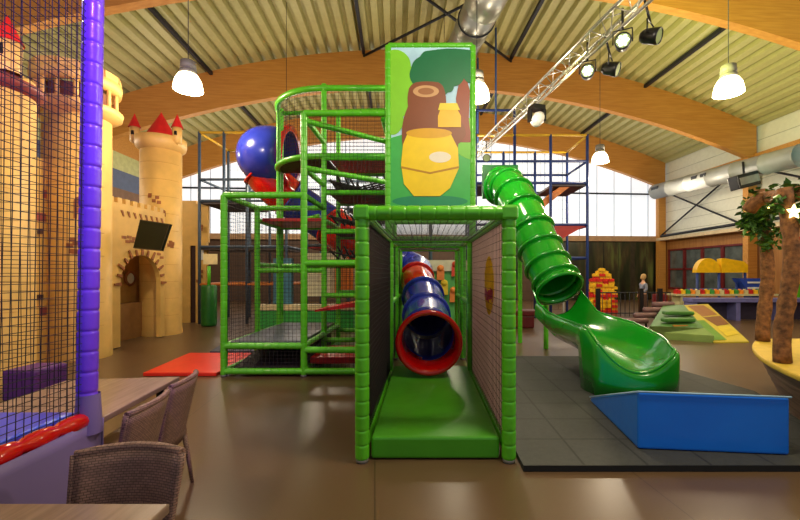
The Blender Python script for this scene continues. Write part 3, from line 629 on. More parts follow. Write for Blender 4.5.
mb = MB(); mb.hexa([(-4.1, 7.65, .002), (-3.12, 7.65, .002), (-3.12, 8.6, .002), (-4.3, 8.6, .002)], [(-4.1, 7.65, .06), (-3.12, 7.65, .06), (-3.12, 8.6, .06), (-4.3, 8.6, .06)])
o = mb.build('floor_mat', M_deck, bevel=.012); tag(o, 'thin grey-blue mat on the floor behind the red one', 'mat')

# ------------------------------------------------------------------ castle, left
def tower(parent, c, r, z, nm='tower'):
    mb = MB(); mb.lathe((c[0], c[1], 0), [(r*1.03, 0), (r*1.02, .12), (r, .15), (r, z), (0, z)], 36); return mb.build(nm, M_castle, parent)
def stones(parent, c, r, spots):
    for a, z, w_, h_ in spots:
        mb = MB(); nb = 5
        for k in range(nb):
            aa = a+(random.random()-.5)*w_; zz = z+(random.random()-.5)*h_
            da = .09; mb.sheet([[Vector((c[0]+(r+.006)*math.cos(aa+da*j), c[1]+(r+.006)*math.sin(aa+da*j), zz+dz)) for j in (-1, 0, 1)] for dz in (-.04, .04)])
        mb.build('painted_stones', M_castled, parent)
def joints(parent, c, r, z0, z1, step=.42):
    mb = MB(); z = z0; k = 0
    while z < z1:
        mb.sheet([[Vector((c[0]+(r+.003)*math.cos(q), c[1]+(r+.003)*math.sin(q), z+dz)) for q in [-PI+.1*j for j in range(32)]] for dz in (-.004, .004)]); z += step
    mb.build('painted_joints', mat('joint_paint', (196, 148, 74), .6), parent)
def crenel(mb, c, r, z, h, n, th=.08):
    for k in range(n):
        a = 2*PI*k/n; da = PI/n*.9
        pts = [(c[0]+rr*math.cos(a+x), c[1]+rr*math.sin(a+x), z) for rr, x in ((r, -da/1), (r, da/1.), (r-th, da/1.), (r-th, -da/1))]
        mb.prism(pts, (0, 0, h))
t = thing('castle_facade', (-6.3, 8, 0), 'sand-yellow play castle with three round towers and red cone roofs at the left', 'play castle')
A = (-6.36, 7.35); tower(t, A, .50, 4.5); joints(t, A, .5, .6, 4.4)
mb = MB(); mb.lathe((A[0], A[1], 0), [(.5, 4.36), (.66, 4.46), (.68, 4.56), (.6, 4.58), (.0, 4.58)], 32); mb.build('corbel_ring', M_castle, t)
mb = MB(); mb.lathe((A[0], A[1], 0), [(.42, 4.58), (.42, 4.9)], 24); mb.build('gallery_core', mat('castle_dark', (110, 66, 40), .7), t)
for k in range(14): a = 2*PI*k/14; mb = MB(); mb.rod((A[0]+.57*math.cos(a), A[1]+.57*math.sin(a), 4.58), (A[0]+.57*math.cos(a), A[1]+.57*math.sin(a), 4.92), .035, 8); mb.build('gallery_column', M_castle, t)
mb = MB(); mb.lathe((A[0], A[1], 0), [(.5, 4.9), (.64, 4.9), (.66, 5.0), (.66, 5.08), (.56, 5.08)], 32); crenel(mb, A, .65, 5.08, .13, 12); mb.build('battlement', M_castle, t)
B = (-6.7, 10.2); tower(t, B, .46, 4.75); joints(t, B, .46, .5, 4.6)
mb = MB(); mb.lathe((B[0], B[1], 0), [(.46, 4.62), (.55, 4.7), (.57, 4.8), (.57, 4.95), (.5, 4.95), (.5, 4.85), (0, 4.85)], 32); mb.build('corbel_ring', M_castle, t)
mb = MB(); mb.lathe((B[0], B[1], 4.9), [(.41, 0), (.0, .75)], 24); mb.build('cone_roof', M_cone, t)
for k, a in enumerate((math.radians(205), math.radians(-20))):
    q = (B[0]+.56*math.cos(a), B[1]+.56*math.sin(a)); mb = MB(); mb.lathe((q[0], q[1], 0), [(0, 4.75), (.10, 4.82), (.11, 5.18), (0, 5.18)], 14); tr = mb.build('turret', M_castle, t)
    mb = MB(); mb.lathe((q[0], q[1], 5.17), [(.14, 0), (0, .36)], 14); mb.build('turret_roof', M_cone, tr)
    mb = MB(); mb.box((q[0]+.02, q[1]-.10, 5.02), (.06, .03, .10)); mb.build('turret_window', M_black, tr)
stones(t, B, .46, [(-1.2, 3.45, .7, .4), (-.9, 2.4, .3, .3), (-1.3, 2.2, .4, .2), (-.5, 2.3, .3, .2)]); stones(t, A, .5, [(-1.0, 2.0, .3, .35), (-.6, .25, .3, .1), (-.7, 3.6, .3, .3)])
def painted_arch(parent, c, r, a, z, hw, hh):
    mb = MB(); pts = []
    for q in [PI*k/8 for k in range(9)]: pts.append((hw*math.cos(q), hh*.5+hw*math.sin(q)*.3/.3*.9))
    pts += [(-hw, -hh*.5), (hw, -hh*.5)]
    mb.add([Vector((c[0]+(r+.008)*math.cos(a+x/r), c[1]+(r+.008)*math.sin(a+x/r), z+y)) for x, y in pts], [tuple(range(len(pts)))]); mb.build('painted_window', M_castled, parent)
painted_arch(t, A, .5, -.75, 2.65, .11, .3); painted_arch(t, A, .5, -.45, 1.85, .10, .25)
painted_arch(t, B, .46, -.9, 3.0, .05, .12); painted_arch(t, B, .46, -1.1, 2.6, .05, .12)
# wall with arched opening between the towers
WX = -6.3; ya, yb, zt0, zs, rr = 8.3, 9.56, 3.0, 1.32, .63; yc = (ya+yb)/2
mb = MB(); th = .1
outer = []; N_ = 16
pts_in = [(ya, .02)]+[(yc-rr*math.cos(PI*k/N_), zs+rr*math.sin(PI*k/N_)) for k in range(N_+1)]+[(yb, .02)]
# build wall as strips above arch
for k in range(N_):
    (y0, z0_), (y1, z1_) = pts_in[1+k], pts_in[2+k]; mb.prism([(WX, y0, z0_), (WX, y1, z1_), (WX, y1, zt0), (WX, y0, zt0)], (-th, 0, 0))
mb.prism([(WX, 7.7, .02), (WX, ya, .02), (WX, ya, zt0), (WX, 7.7, zt0)], (-th, 0, 0)); mb.prism([(WX, yb, .02), (WX, 9.72, .02), (WX, 9.72, zt0), (WX, yb, zt0)], (-th, 0, 0))
for k in range(9): mb.box((WX-.05, 7.85+k*.22, zt0+.05), (.1, .12, .12))
mb.build('gate_wall', M_castle, t)
mb = MB()
for k in range(8): y = 8.3+k*.18; mb.prism([(WX+.005, y, 2.86), (WX+.005, y+.06, 2.86), (WX+.005, y+.1, 2.74), (WX+.005, y+.06, 2.74), (WX+.005, y+.03, 2.8)], (.01, 0, 0))
mb.build('painted_hooks', M_castled, t)
mb = MB()
for k in range(13):
    q = PI*k/12; y, z = yc-rr*math.cos(q), zs+rr*math.sin(q); d = Vector((0, -math.cos(q), math.sin(q))); p = Vector((WX+.01, y, z)); s_ = Vector((0, d.z, -d.y))
    L_ = .13 if k % 2 else .19; mb.prism([p-s_*.035, p+s_*.035, p+s_*.02+d*L_, p-s_*.02+d*L_], (.02, 0, 0))
mb.build('arch_stones', M_castled, t)
mb = MB(); mb.box((-7.25, 9.4, 1.45), (.06, 3.2, 2.9)); mb.build('recess_wall', mat('recess_paint', (176, 128, 62), .7), t)
mb = MB(); mb.box((-7.05, 9.45, .42), (.3, 1.0, .84)); mb.build('recess_cabinet', mat('recess_brown', (140, 98, 50), .7), t)
mb = MB(); mb.lathe((-7.2, 9.78, 1.42), [(0, .02), (.13, .02)], 20, (1, 0, 0)); mb.build('porthole_glass', mat('pale_glass', (220, 216, 190), .2), t)
mb = MB(); mb.lathe((-7.2, 9.78, 1.42), [(.13, .0), (.18, .0), (.18, .04), (.13, .04)], 20, (1, 0, 0)); mb.build('porthole_ring', M_castled, t)
mb = MB()
for y, z in ((8.4, 2.3), (8.55, 2.32), (8.5, 2.22), (8.7, 2.3), (8.62, 2.24), (9.5, 2.0), (9.6, 1.92)): mb.box((WX+.004, y, z), (.006, .13, .06))
mb.build('painted_stones', M_castled, t)
Cc = (-6.15, 5.55); tower(t, Cc, .56, 4.3); joints(t, Cc, .56, .6, 4.2)
mb = MB(); mb.lathe((Cc[0], Cc[1], 0), [(.56, 4.05), (.66, 4.12), (.66, 4.2), (.56, 4.22)], 32); mb.build('corbel_ring', mat('castle_redbrown', (128, 50, 40), .6), t)
mb = MB(); mb.lathe((-5.62, 5.40, 0), [(.14, 4.25), (.15, 4.68), (0, 4.68)], 14); tr = mb.build('turret', M_castle, t)
mb = MB(); mb.lathe((-5.62, 5.40, 4.66), [(.17, 0), (0, .38)], 16); mb.build('turret_roof', M_cone, tr)
mb = MB(); mb.box((-5.6, 5.27, 4.52), (.10, .03, .14)); mb.build('turret_window', M_black, tr)
painted_arch(t, Cc, .56, -.75, 3.7, .1, .4)
mb = MB(); mb.box((-6.55, 6.5, 1.75), (.14, 1.9, 3.5)); mb.build('side_wall', M_castle, t)
mb = MB()
for z in (2.25, 1.15): mb.box((-6.45, 6.35, z), (.06, .8, .08))
mb.build('wooden_slats', mat('dark_brown_wood', (66, 34, 24), .6), t)
mb = MB(); mb.lathe((-6.48, 6.4, 1.7), [(0, .02), (.08, .02)], 14, (1, 0, 0)); mb.build('peep_hole', M_black, t)
for y, z in ((6.0, 2.6), (6.2, 2.0), (6.75, 2.5), (6.85, .9), (5.95, 1.5), (6.9, 2.9)): mb = MB(); mb.box((-6.476, y, z), (.006, .2, .14)); mb.build('painted_stone', mat('painted_stone_red', (150, 70, 62), .7), t)
# right-hand castle pieces
t = thing('castle_wall', (-7.6, 12, 0), 'yellow castle wall with a dark doorway right of the red-roofed tower', 'play castle')
p0, p1, p2, p3 = P(182, 0, 12.5), P(191, 0, 12.5), P(197, 0, 12.5), P(209, 0, 12.5)
mb = MB(); mb.box(((p0.x+p1.x)/2, 12.5, 1.9), (p1.x-p0.x, .1, 3.8)); mb.box(((p1.x+p2.x)/2, 12.5, 3.1), (p2.x-p1.x, .1, 1.4)); mb.build('yellow_wall', M_castle, t)
mb = MB(); mb.box(((p2.x+p3.x)/2, 12.45, 1.25), (p3.x-p2.x-.04, .12, 2.5)); mb.box(((p2.x+p3.x)/2, 12.5, 3.1), (p3.x-p2.x, .1, 1.2)); mb.build('yellow_panel', M_castle, t)
mb = MB(); mb.box(((p1.x+p2.x)/2, 12.52, 1.2), (p2.x-p1.x, .06, 2.4)); mb.build('doorway', mat('dark_doorway', (50, 22, 18), .7), t)
mb = MB()
for z in (1.3, 1.45, 2.9, 3.0, 1.6): mb.box((p2.x+.15+.05*math.sin(z*9), 12.37, z), (.12, .02, .09))
mb.build('painted_stones', M_castled, t)
mb = MB(); mb.box((p2.x+.2, 12.37, 2.1), (.16, .02, .3)); mb.build('notice', M_white, t)
# screen on the castle
c = P(151.5, 234.5, 8.7); t = thing('television', c, 'black flat television tilted on the castle wall above the gate arch', 'television')
q4 = [P(140, 219.5, 8.1), P(170, 224, 7.75), P(161, 250.5, 7.65), P(133, 248, 8.0)]
nrm = (q4[1]-q4[0]).cross(q4[3]-q4[0]).normalized(); nrm = nrm if nrm.y > 0 else -nrm
mb = MB(); mb.prism([x_ for x_ in q4], nrm*.05); mb.build('casing', M_black, t)
cc = sum(q4, Vector())/4; mb = MB(); mb.prism([cc+(x_-cc)*.94-nrm*.004 for x_ in q4], nrm*.003); mb.build('screen', mat('dark_screen', (8, 20, 10), .6, spec=.2), t)
mb = MB(); mb.rod(cc+nrm*.04, Vector((cc.x*1.17, cc.y*1.17, cc.z+.02)), .03); mb.build('wall_bracket', M_steel, t)
# punch bag and notices
t = thing('punch_bag', P(209, 318, 11.5), 'green cylindrical padded bag standing beside the castle doorway', 'padded bag')
q = P(209, 0, 11.6); mb = MB(); mb.lathe((q.x, q.y, 0), [(0, .02), (.2, .02), (.21, .1), (.21, 1.15), (.18, 1.2), (0, 1.2)], 20); mb.build('bag', mat('bag_green', (30, 110, 40), .4), t)
mb = MB(); mb.rod((q.x, q.y, 1.2), (q.x, q.y, 1.75), .05); mb.build('post', M_grn, t)
mb = MB(); mb.box((q.x+.05, q.y-.02, 1.95), (.4, .03, .3)); mb.build('notice', mat('cream_notice', (236, 220, 170), .5), t)
mb = MB(); mb.box((-4.85, 5.0, .2), (.4, .45, .38)); o = mb.build('foam_block', mat('purple_foam', (92, 44, 120), .5), bevel=.03); tag(o, 'purple foam block on the floor seen through the trampoline net', 'foam block')

# ------------------------------------------------------------------ trampoline with violet post
t = thing('trampoline', (-1.72, 2.05, 0), 'netted trampoline with violet padded corner post and red roll edge, left foreground', 'trampoline')
TX, TY = -1.72, 2.05
M_vio = mat('violet_pad', (118, 66, 226), .3, 0, .06, 3, .15, 25, coat=.2); M_lav = mat('lavender_vinyl', (122, 106, 158), .38, 0, .08, 1.5, .6, 3)
mb = MB(); pad(mb, (TX-.01, TY, .74), (TX+.03, TY, 3.25), .046, .105, 14); mb.build('padded_post', M_vio, t)
# skirt with folds
rows = []
N_ = 60
for z in (.0, .2, .4, .6, .74, .80):
    row = []
    for i in range(N_+1):
        s_ = i/N_; f = .014*math.sin(s_*41)*(1-z/.85)+.01*math.sin(s_*17+z*5)
        row.append(Vector((TX+.045-f-.02*(1-z), TY-2.2*(1-s_)+.045, z+.0 if z < .74 else z)))
    rows.append(row)
mb = MB(); mb.sheet(rows); rows = []
for z in (.0, .2, .4, .6, .74, .80):
    rows.append([Vector((TX+.045-.02*(1-z)-i*.06, TY+.045+.012*math.sin(i*1.7), z)) for i in range(38)])
mb.sheet(rows); mb.build('skirt', M_lav, t, solid=.006)
mb = MB(); mb.lathe((TX, TY, .74), [(.06, 0), (.055, .12), (.05, .2)], 14); mb.build('post_sleeve', M_lav, t)
def roll(a, b_, r=.035):
    mb = MB(); a, b_ = Vector(a), Vector(b_); L = (b_-a).length; k = max(2, int(L/.16)); pr = [(0, 0)]
    for i in range(k):
        z0_, e = L*i/k, L/k; pr += [(r*.7, z0_), (r*.98, z0_+.15*e), (r*1.05, z0_+.5*e), (r*.95, z0_+.8*e)]
    pr += [(r*.6, L), (0, L)]; mb.lathe(a, pr, 12, b_-a); return mb.build('red_roll', M_redpl, t)
roll((TX-.0, TY-.02, .815), (TX+.0, TY-2.2, .815), .042)
mb = MB(); mb.box((TX-1.10, TY-1.04, .825), (2.1, 2.06, .055)); mb.build('jumping_mat', mat('bright_blue_vinyl', (20, 70, 232), .3, 0, .06, 3), t, bevel=.015)
mb = MB(); net(mb, (TX+.0, TY-1.6, .83), (0, 1.57, 0), (.03, 0, 2.45), .034, .0021, sag=.02); mb.build('side_net', M_net, t)
mb = MB(); net(mb, (TX-1.4, TY, .83), (1.38, 0, 0), (0, 0, 2.45), .045, .0018, sag=.015); mb.build('end_net', M_net, t)
lt = thing('led_lamp', (-.9, .9, 3.72), 'small lamp throwing violet light on the trampoline post, above the picture edge', 'lamp')
mb = MB(); mb.lathe((-.9, .9, 3.68), [(0, 0), (.05, 0), (.06, .12), (0, .14)], 12, (.5, -.6, .7)); mb.build('can', M_black, lt)

# ------------------------------------------------------------------ tables and wicker chairs
M_tab = wood('grey_wood_top', (150, 124, 110), (112, 88, 76), (14, 1.2, 14), .36, 2.2, coat=.1)
def make_table(sx, sy):
    t = thing('dining_table', (0, 0, 0), '', 'table')
    mb = MB(); mb.box((0, 0, .73), (sx, sy, .035)); mb.build('tabletop', M_tab, t, bevel=.006)
    for i in (-1, 1):
        for j in (-1, 1): mb = MB(); mb.box((i*(sx/2-.09), j*(sy/2-.09), .357), (.05, .05, .71)); mb.build('leg', M_black, t)
    return t
ta = make_table(.80, .94); ta.location = (-2.25, 2.615, 0); ta.rotation_euler = (0, 0, math.radians(7)); ta['label'] = 'grey wooden table behind the trampoline post with two wicker chairs beside it'; ta['group'] = 'dining tables'
tb_ = make_table(.78, .72); tb_.location = (-1.285, 1.05, 0); tb_['label'] = 'grey wooden table cut by the bottom left edge of the picture'; tb_['group'] = 'dining tables'
M_wick = mat('wicker', (160, 122, 110), .5, 0, .15, 30)
nt = M_wick.node_tree; b = nt.nodes['Principled BSDF']; tc = nt.nodes.new('ShaderNodeTexCoord')
br = nt.nodes.new('ShaderNodeTexBrick'); br.inputs['Scale'].default_value = 1; br.inputs['Brick Width'].default_value = .021; br.inputs['Row Height'].default_value = .010; br.inputs['Mortar Size'].default_value = .0018; br.inputs['Mortar Smooth'].default_value = .6
br.inputs['Color1'].default_value = (1, 1, 1, 1); br.inputs['Color2'].default_value = (.8, .8, .8, 1); br.inputs['Mortar'].default_value = (.35, .35, .35, 1)
mp = nt.nodes.new('ShaderNodeMapping'); mp.inputs['Rotation'].default_value = (PI/2, 0, 0)
nt.links.new(tc.outputs['Object'], mp.inputs[0]); nt.links.new(mp.outputs[0], br.inputs['Vector'])
mx = nt.nodes.new('ShaderNodeMix'); mx.data_type = 'RGBA'; mx.blend_type = 'MULTIPLY'; mx.inputs['Factor'].default_value = 1; src = b.inputs['Base Color'].links[0].from_socket
nt.links.new(src, mx.inputs['A']); nt.links.new(br.outputs['Color'], mx.inputs['B']); nt.links.new(mx.outputs['Result'], b.inputs['Base Color'])
bp = nt.nodes.new('ShaderNodeBump'); bp.inputs['Strength'].default_value = .8; bp.inputs['Distance'].default_value = .004; nt.links.new(br.outputs['Color'], bp.inputs['Height']); nt.links.new(bp.outputs['Normal'], b.inputs['Normal'])
def make_chair():
    t = thing('wicker_chair', (0, 0, 0), '', 'chair', 'wicker chairs'); rows = []
    for k in range(9):
        s_ = k/8; z = .38+.44*s_; w_ = .175+.035*s_; row = []
        for j in range(13):
            q = -1+j/6; x = w_*q; y = -.02-.09*s_-.05*(1-q*q)*1.0+.02; row.append(Vector((x, y, z+(.012*(1-q*q) if k == 8 else 0))))
        rows.append(row)
    mb = MB(); mb.sheet(rows); mb.build('backrest', M_wick, t, solid=.03)
    mb = MB(); mb.tube(rows[-1], .018, 8); mb.tube([r_[0] for r_ in rows], .016, 8); mb.tube([r_[-1] for r_ in rows], .016, 8); mb.build('back_edging', M_wick, t)
    mb = MB(); mb.hexa([(-.20, -.04, .36), (.20, -.04, .36), (.23, .42, .38), (-.23, .42, .38)], [(-.20, -.04, .43), (.20, -.04, .43), (.23, .42, .45), (-.23, .42, .45)]); mb.build('seat', M_wick, t, bevel=.02)
    for x, y, x2, y2 in ((-.19, -.02, -.2, -.07), (.19, -.02, .2, -.07), (-.20, .38, -.21, .40), (.20, .38, .21, .40)):
        mb = MB(); mb.tube([(x, y, .37), (x2, y2, 0)], [.02, .012], 8); mb.build('leg', M_wick, t)
    return t
ch = make_chair(); ch.location = (-1.20, 1.545, 0); ch.rotation_euler = (0, 0, PI+.06); ch['label'] = 'dark brown wicker chair nearest the camera, behind the bottom left table'
dup(ch, (-1.76, 2.77, 0), PI/2+math.radians(10), 'brown wicker chair at the far end of the grey table, beside the open floor')
dup(ch, (-1.66, 2.27, 0), PI/2+math.radians(8), 'brown wicker chair squeezed between the nearest chair and the far one')

# ------------------------------------------------------------------ palm planter, right
M_sand = mat('yellow_top', (216, 180, 60), .6, 0, .1, 8); M_clad = wood('weathered_cladding', (128, 98, 84), (84, 60, 50), (1, 1, 40), .6)
t = thing('tree_planter', (5.3, 4.2, 0), 'round wood-clad planter with a yellow top under two trunks at the right edge', 'planter')
C0 = Vector((7.78, 2.36, 0)); RA = 4.5
angs = [math.radians(176-45*k/40) for k in range(41)]
def arcp(r, z): return [C0+Vector((r*math.cos(q), r*math.sin(q), z)) for q in angs]
rows = []
for k in range(7):
    z = .56*k/7; o_ = .24*(1-k/7)
    for dr_, dz in ((0, .002), (0, .072), (.015, .074), (.015, .079)): rows.append(arcp(RA-.02-o_-dr_, z+dz)+[Vector((6.4, 5.75, z+dz)), Vector((6.4, 2.1, z+dz)), arcp(RA-.02-o_-dr_, z+dz)[0]])
mb = MB(); mb.sheet(rows, smooth=False); mb.build('cladding', M_clad, t)
mb = MB(); mb.prism(arcp(RA+.02, .55)+[Vector((6.4, 5.8, .55)), Vector((6.4, 2.05, .55))], (0, 0, .06)); mb.build('yellow_top', M_sand, t, bevel=.02)
M_bark = mat('bark', (128, 84, 46), .85, 0, .6, 16, 1.0, 30)
M_leaf = mat('leaf', (86, 132, 44), .5, 0, .3, 8); M_leaf2 = mat('leaf_dark', (50, 92, 30), .5, 0, .3, 8)
def leafy(mb, c, r, n, m=0, sz=.06):
    for k in range(n):
        d = Vector((random.gauss(0, 1), random.gauss(0, 1), random.gauss(0, 1))).normalized()*r*random.random()**.5; p = Vector(c)+Vector((d.x, d.y, d.z*1.1))
        a = Vector((random.gauss(0, 1), random.gauss(0, 1), random.gauss(0, .6)-.5)).normalized(); b_ = a.cross(Vector((random.random(), random.random(), 1))).normalized()
        L_ = sz*(.7+random.random()); n_ = a.cross(b_)*L_*.12
        mb.add([p, p+a*L_*.5+b_*L_*.38+n_, p+a*L_*1.2, p+a*L_*.5-b_*L_*.38+n_], [(0, 1, 2, 3)], random.randint(0, 1))
def trunk(base, top, r, lab, nleaf):
    t = thing('rustic_tree', base, lab, 'tree trunk'); base, top = Vector(base), Vector(top); pts = []; rs = []
    for k in range(19):
        s_ = k/18; pts.append(base.lerp(top, s_)+Vector((.03*math.sin(s_*7+base.x), .02*math.cos(s_*5), 0))); rs.append(r*(.84-.12*s_+.05*math.sin(k*2.3)+.03*(-1)**k))
    mb = MB(); mb.tube(pts, rs, 14); mb.build('trunk', M_bark, t)
    mb = MB()
    for c, rr_, n_ in nleaf: leafy(mb, c, rr_, n_)
    mb.build('foliage', [M_leaf, M_leaf2], t); return t
tt = trunk((4.72, 5.52, .62), (4.66, 5.5, 2.70), .10, 'rough brown tree trunk on the planter, the left of the two, leafy at the top', [((4.55, 5.4, 2.42), .22, 260), ((4.45, 5.4, 2.2), .16, 160), ((4.7, 5.4, 2.1), .12, 60), ((4.75, 5.4, 2.5), .14, 40), ((4.35, 5.35, 2.3), .1, 60), ((4.62, 5.38, 1.95), .1, 50)])
tt = trunk((3.80, 4.2, .62), (3.84, 4.22, 2.45), .095, 'rough brown tree trunk on the planter, the right one nearer the picture edge', [((3.95, 4.2, 2.42), .12, 60), ((3.7, 4.2, 2.3), .08, 30)])
t = thing('branch', P(775, 198, 4.8), 'thick rough branch lying across the two trunk tops, hung with small lights', 'branch')
a = [P(749, 210, 5.2), P(757, 201, 5.1), P(770, 197, 5.0), P(785, 198, 4.6), P(803, 192, 4.2), P(830, 190, 4.0)]
mb = MB(); mb.tube(catmull(a, 3), .085, 12); mb.build('wood', M_bark, t)
mb = MB()
for q in a[1:5]: leafy(mb, q+UPV*.10, .10, 10)
leafy(mb, P(800, 215, 4.2), .12, 60); mb.build('foliage', [M_leaf, M_leaf2], t)
M_bulb = mat('warm_bulb', (255, 210, 120), .3, emit=10)
for k in range(16):
    q = a[1+k % 4]+Vector((random.uniform(-.15, .15), -.12, random.uniform(-.22, .05))); mb = MB(); mb.lathe(q, [(0, -.014), (.012, 0), (0, .014)], 8); mb.build('fairy_light', M_bulb, t)
mb = MB(); q = P(793, 212, 4.1)
for k in range(5):
    aa = 2*PI*k/5+.3; d = Vector((math.cos(aa), -.1, math.sin(aa))); s_ = Vector((-d.z, 0, d.x)); mb.prism([q, q+d*.04+s_*.022, q+d*.08, q+d*.04-s_*.022], (0, -.01, 0))
mb.build('flower_light', mat('flower_glow', (255, 238, 160), .4, emit=3), t)

# ------------------------------------------------------------------ mini ramp and roll steps
t = thing('roll_steps', P(650, 322, 11), 'four mauve rolls rising like steps left of the painted ramp', 'roll steps')
M_mauve = mat('mauve_vinyl', (122, 88, 88), .4)
for px, py, Y in ((637, 321, 11.0), (646, 315.5, 11.25), (655, 310, 11.5), (664, 304.5, 11.75)):
    q = P(px, py, Y); mb = MB(); mb.lathe(q-Vector((.33, 0, 0)), [(0, 0), (.06, 0), (.078, .02), (.078, .64), (.06, .66), (0, .66)], 16, (1, .1, 0)); r_ = mb.build('roll', M_mauve, t)
    mb = MB(); mb.rod((q.x, q.y, 0), (q.x, q.y, q.z-.07), .03); mb.build('support', M_black, r_)
t = thing('painted_ramp', (7.4, 10.5, 0), 'green play hill with a brown and yellow painted ramp at the right', 'play ramp')
M_gg = mat('hill_green', (74, 122, 56), .5, 0, .15, 2); M_gl = mat('hill_pale', (132, 158, 80), .5, 0, .15, 2)
def qz(px, py, z): Y = 400*(CAMZ-z)/(py-272.6); return Vector(((px-424)*Y/400, Y, z))
tl, tr2, br2, bl = qz(684, 305, .62), qz(708, 304, .62), qz(749, 341.5, .03), qz(714, 342, .03)
mb = MB(); mb.hexa([Vector((v.x, v.y, .0)) for v in (tl, tr2, br2, bl)], [tl, tr2, br2, bl]); o = mb.build('ramp', mat('ramp_paint', (206, 184, 60), .5, 0, .2, 1), t)
def onr(s_, r_): return (tl.lerp(tr2, s_)).lerp(bl.lerp(br2, s_), r_)+UPV*.012
for pts, c in (([(.1, .05), (.75, .05), (.9, .35), (.3, .4)], (160, 106, 60)), ([(.3, .42), (.95, .4), (.95, .62), (.5, .66)], (132, 84, 44)), ([(.45, .7), (.9, .66), (.95, .85), (.5, .9)], (226, 200, 48)), ([(.2, .12), (.5, .12), (.5, .24), (.25, .26)], (226, 206, 180)), ([(.0, .5), (.25, .5), (.4, .97), (.02, .97)], (110, 158, 54))):
    mb = MB(); mb.prism([onr(*q) for q in pts], (0, 0, .004)); mb.build('painted_patch', mat('patch_%d' % c[0], c, .5), o)
a1, a2 = qz(664, 304, .62), tl.copy(); f1, f2 = qz(650, 326, .3), qz(704, 328, .3)
mb = MB(); mb.hexa([(f1.x, f1.y, 0), (f2.x, f2.y, 0), (a2.x, a2.y, 0), (a1.x, a1.y, 0)], [f1, f2, a2, a1]); mb.build('hill', M_gg, t)
g1, g2 = qz(648, 334, .1), qz(714, 342, .02)
mb = MB(); mb.hexa([(g1.x, g1.y, 0), (g2.x, g2.y, 0), (f2.x, f2.y, 0), (f1.x, f1.y, 0)], [(g1.x, g1.y, .16), (g2.x, g2.y, .16), (f2.x, f2.y, .3), (f1.x, f1.y, .3)]); mb.build('lower_step', M_gl, t)
for y_, z_ in ((320, .42), (313, .52)):
    q = qz(678, y_, z_); mb = MB(); mb.box(q, (.72, .25, .10)); mb.build('green_roll', mat('roll_green', (70, 124, 46), .45), t, bevel=.04)
mb = MB(); q = qz(677, 328, .25); mb.prism([q+Vector((-.18, -.14, .08)), q+Vector((.18, -.14, .08)), q+Vector((0, -.14, -.12))], (0, .05, 0)); mb.build('orange_triangle', M_orng, t)

# ------------------------------------------------------------------ toddler corner, far right
t = thing('low_counter', (11, 13.2, 0), 'low violet-blue padded wall in front of the toddler corner', 'low wall')
M_vb = mat('violet_blue_vinyl', (108, 108, 168), .5)
mb = MB(); mb.box((11.3, 13.2, .66), (5.2, .5, .12)); mb.build('top', M_vb, t)
for x in (8.8, 10.2, 11.6, 13.0): mb = MB(); mb.box((x, 13.2, .3), (.14, .44, .6)); mb.build('divider', M_vb, t)
mb = MB(); mb.box((11.3, 13.4, .3), (5.1, .05, .6)); mb.build('back_panel', mat('counter_dark', (58, 50, 70), .6), t)
t = thing('play_house', (11.3, 15.2, 0), 'toddler play stand with two yellow rounded roofs in front of the dark red windows', 'play house')
mb = MB(); pts = [(10.68+.45*math.cos(q), 15, 1.56+.54*math.sin(q)) for q in [PI*k/16 for k in range(17)]]; mb.prism(pts, (0, .25, 0)); mb.build('round_roof', M_yel, t)
mb = MB(); pts = [(11.16, 15, 1.56), (12.15, 15, 1.56), (12.15, 15, 1.85), (12.0, 15, 1.98), (11.3, 15, 2.1), (11.16, 15, 2.08)]; mb.prism(pts, (0, .25, 0)); mb.build('flat_roof', M_yel, t)
for x in (10.3, 11.12, 12.1):
    for y in (15.08,): mb = MB(); mb.rod((x, y, 0), (x, y, 1.6), .05); mb.build('post', M_bluepole, t)
mb = MB(); mb.box((11.4, 15.4, .9), (2.1, .7, .08)); mb.build('platform', M_bluepole, t)
t = thing('toddler_slide', (12.0, 14.2, 0), 'small blue slide below the yellow roofs', 'slide')
mb = MB(); mb.hexa([(11.5, 14.6, 1.35), (12.0, 14.6, .62), (12.6, 14.6, .62), (12.3, 14.6, 1.35)], [(11.5, 14.95, 1.35), (12.0, 14.95, .62), (12.6, 14.95, .62), (12.3, 14.95, 1.35)]); mb.build('chute', mat('slide_blue', (36, 70, 170), .3), t)
mb = MB()
for k in range(3): mb.box((12.05, 14.58, 1.2-k*.2), (.5, .03, .06))
mb.build('white_bars', M_white, t)
mb = MB()
for x in (11.6, 12.5): mb.rod((x, 14.85, 0), (x, 14.85, 1.2), .04)
mb.build('legs', M_bluepole, t)
mb = MB(); mb.box((10.6, 14.2, .78), (3.6, .6, .06)); mb.box((9.0, 14.2, .38), (.1, .5, .75)); mb.box((12.2, 14.2, .2), (.1, .5, .4)); o = mb.build('shelf_table', mat('pale_table', (206, 200, 150), .5)); tag(o, 'long pale shelf table carrying coloured blocks in the toddler corner', 'table')
cols = [((196, 34, 30), 'red'), ((236, 190, 40), 'yellow'), ((60, 150, 70), 'green'), ((240, 140, 40), 'orange'), ((210, 200, 150), 'cream')]
for k in range(20):
    c, cn = cols[k % 5]; mb = MB(); x = 8.95+k*.17; mb.box((x, 14.15, .88), (.13, .2, .14)); mb.lathe((x, 14.15, .95), [(.04, 0), (.04, .03), (0, .03)], 8)
    o = mb.build('toy_block', mat('block_'+cn, c, .4)); tag(o, '%s toy block in the row on the pale shelf table' % cn, 'toy block', cn+' toy blocks on the shelf table')
t = thing('activity_board', (13, 13.4, 0), 'red and yellow play panel at the right edge behind the trunks', 'play panel')
mb = MB(); mb.box((13.05, 13.9, 2.15), (.7, .1, 1.3)); mb.build('red_panel', M_red, t)
mb = MB(); mb.box((13.05, 13.85, 1.35), (.7, .1, .35)); mb.build('yellow_panel', M_yel, t)
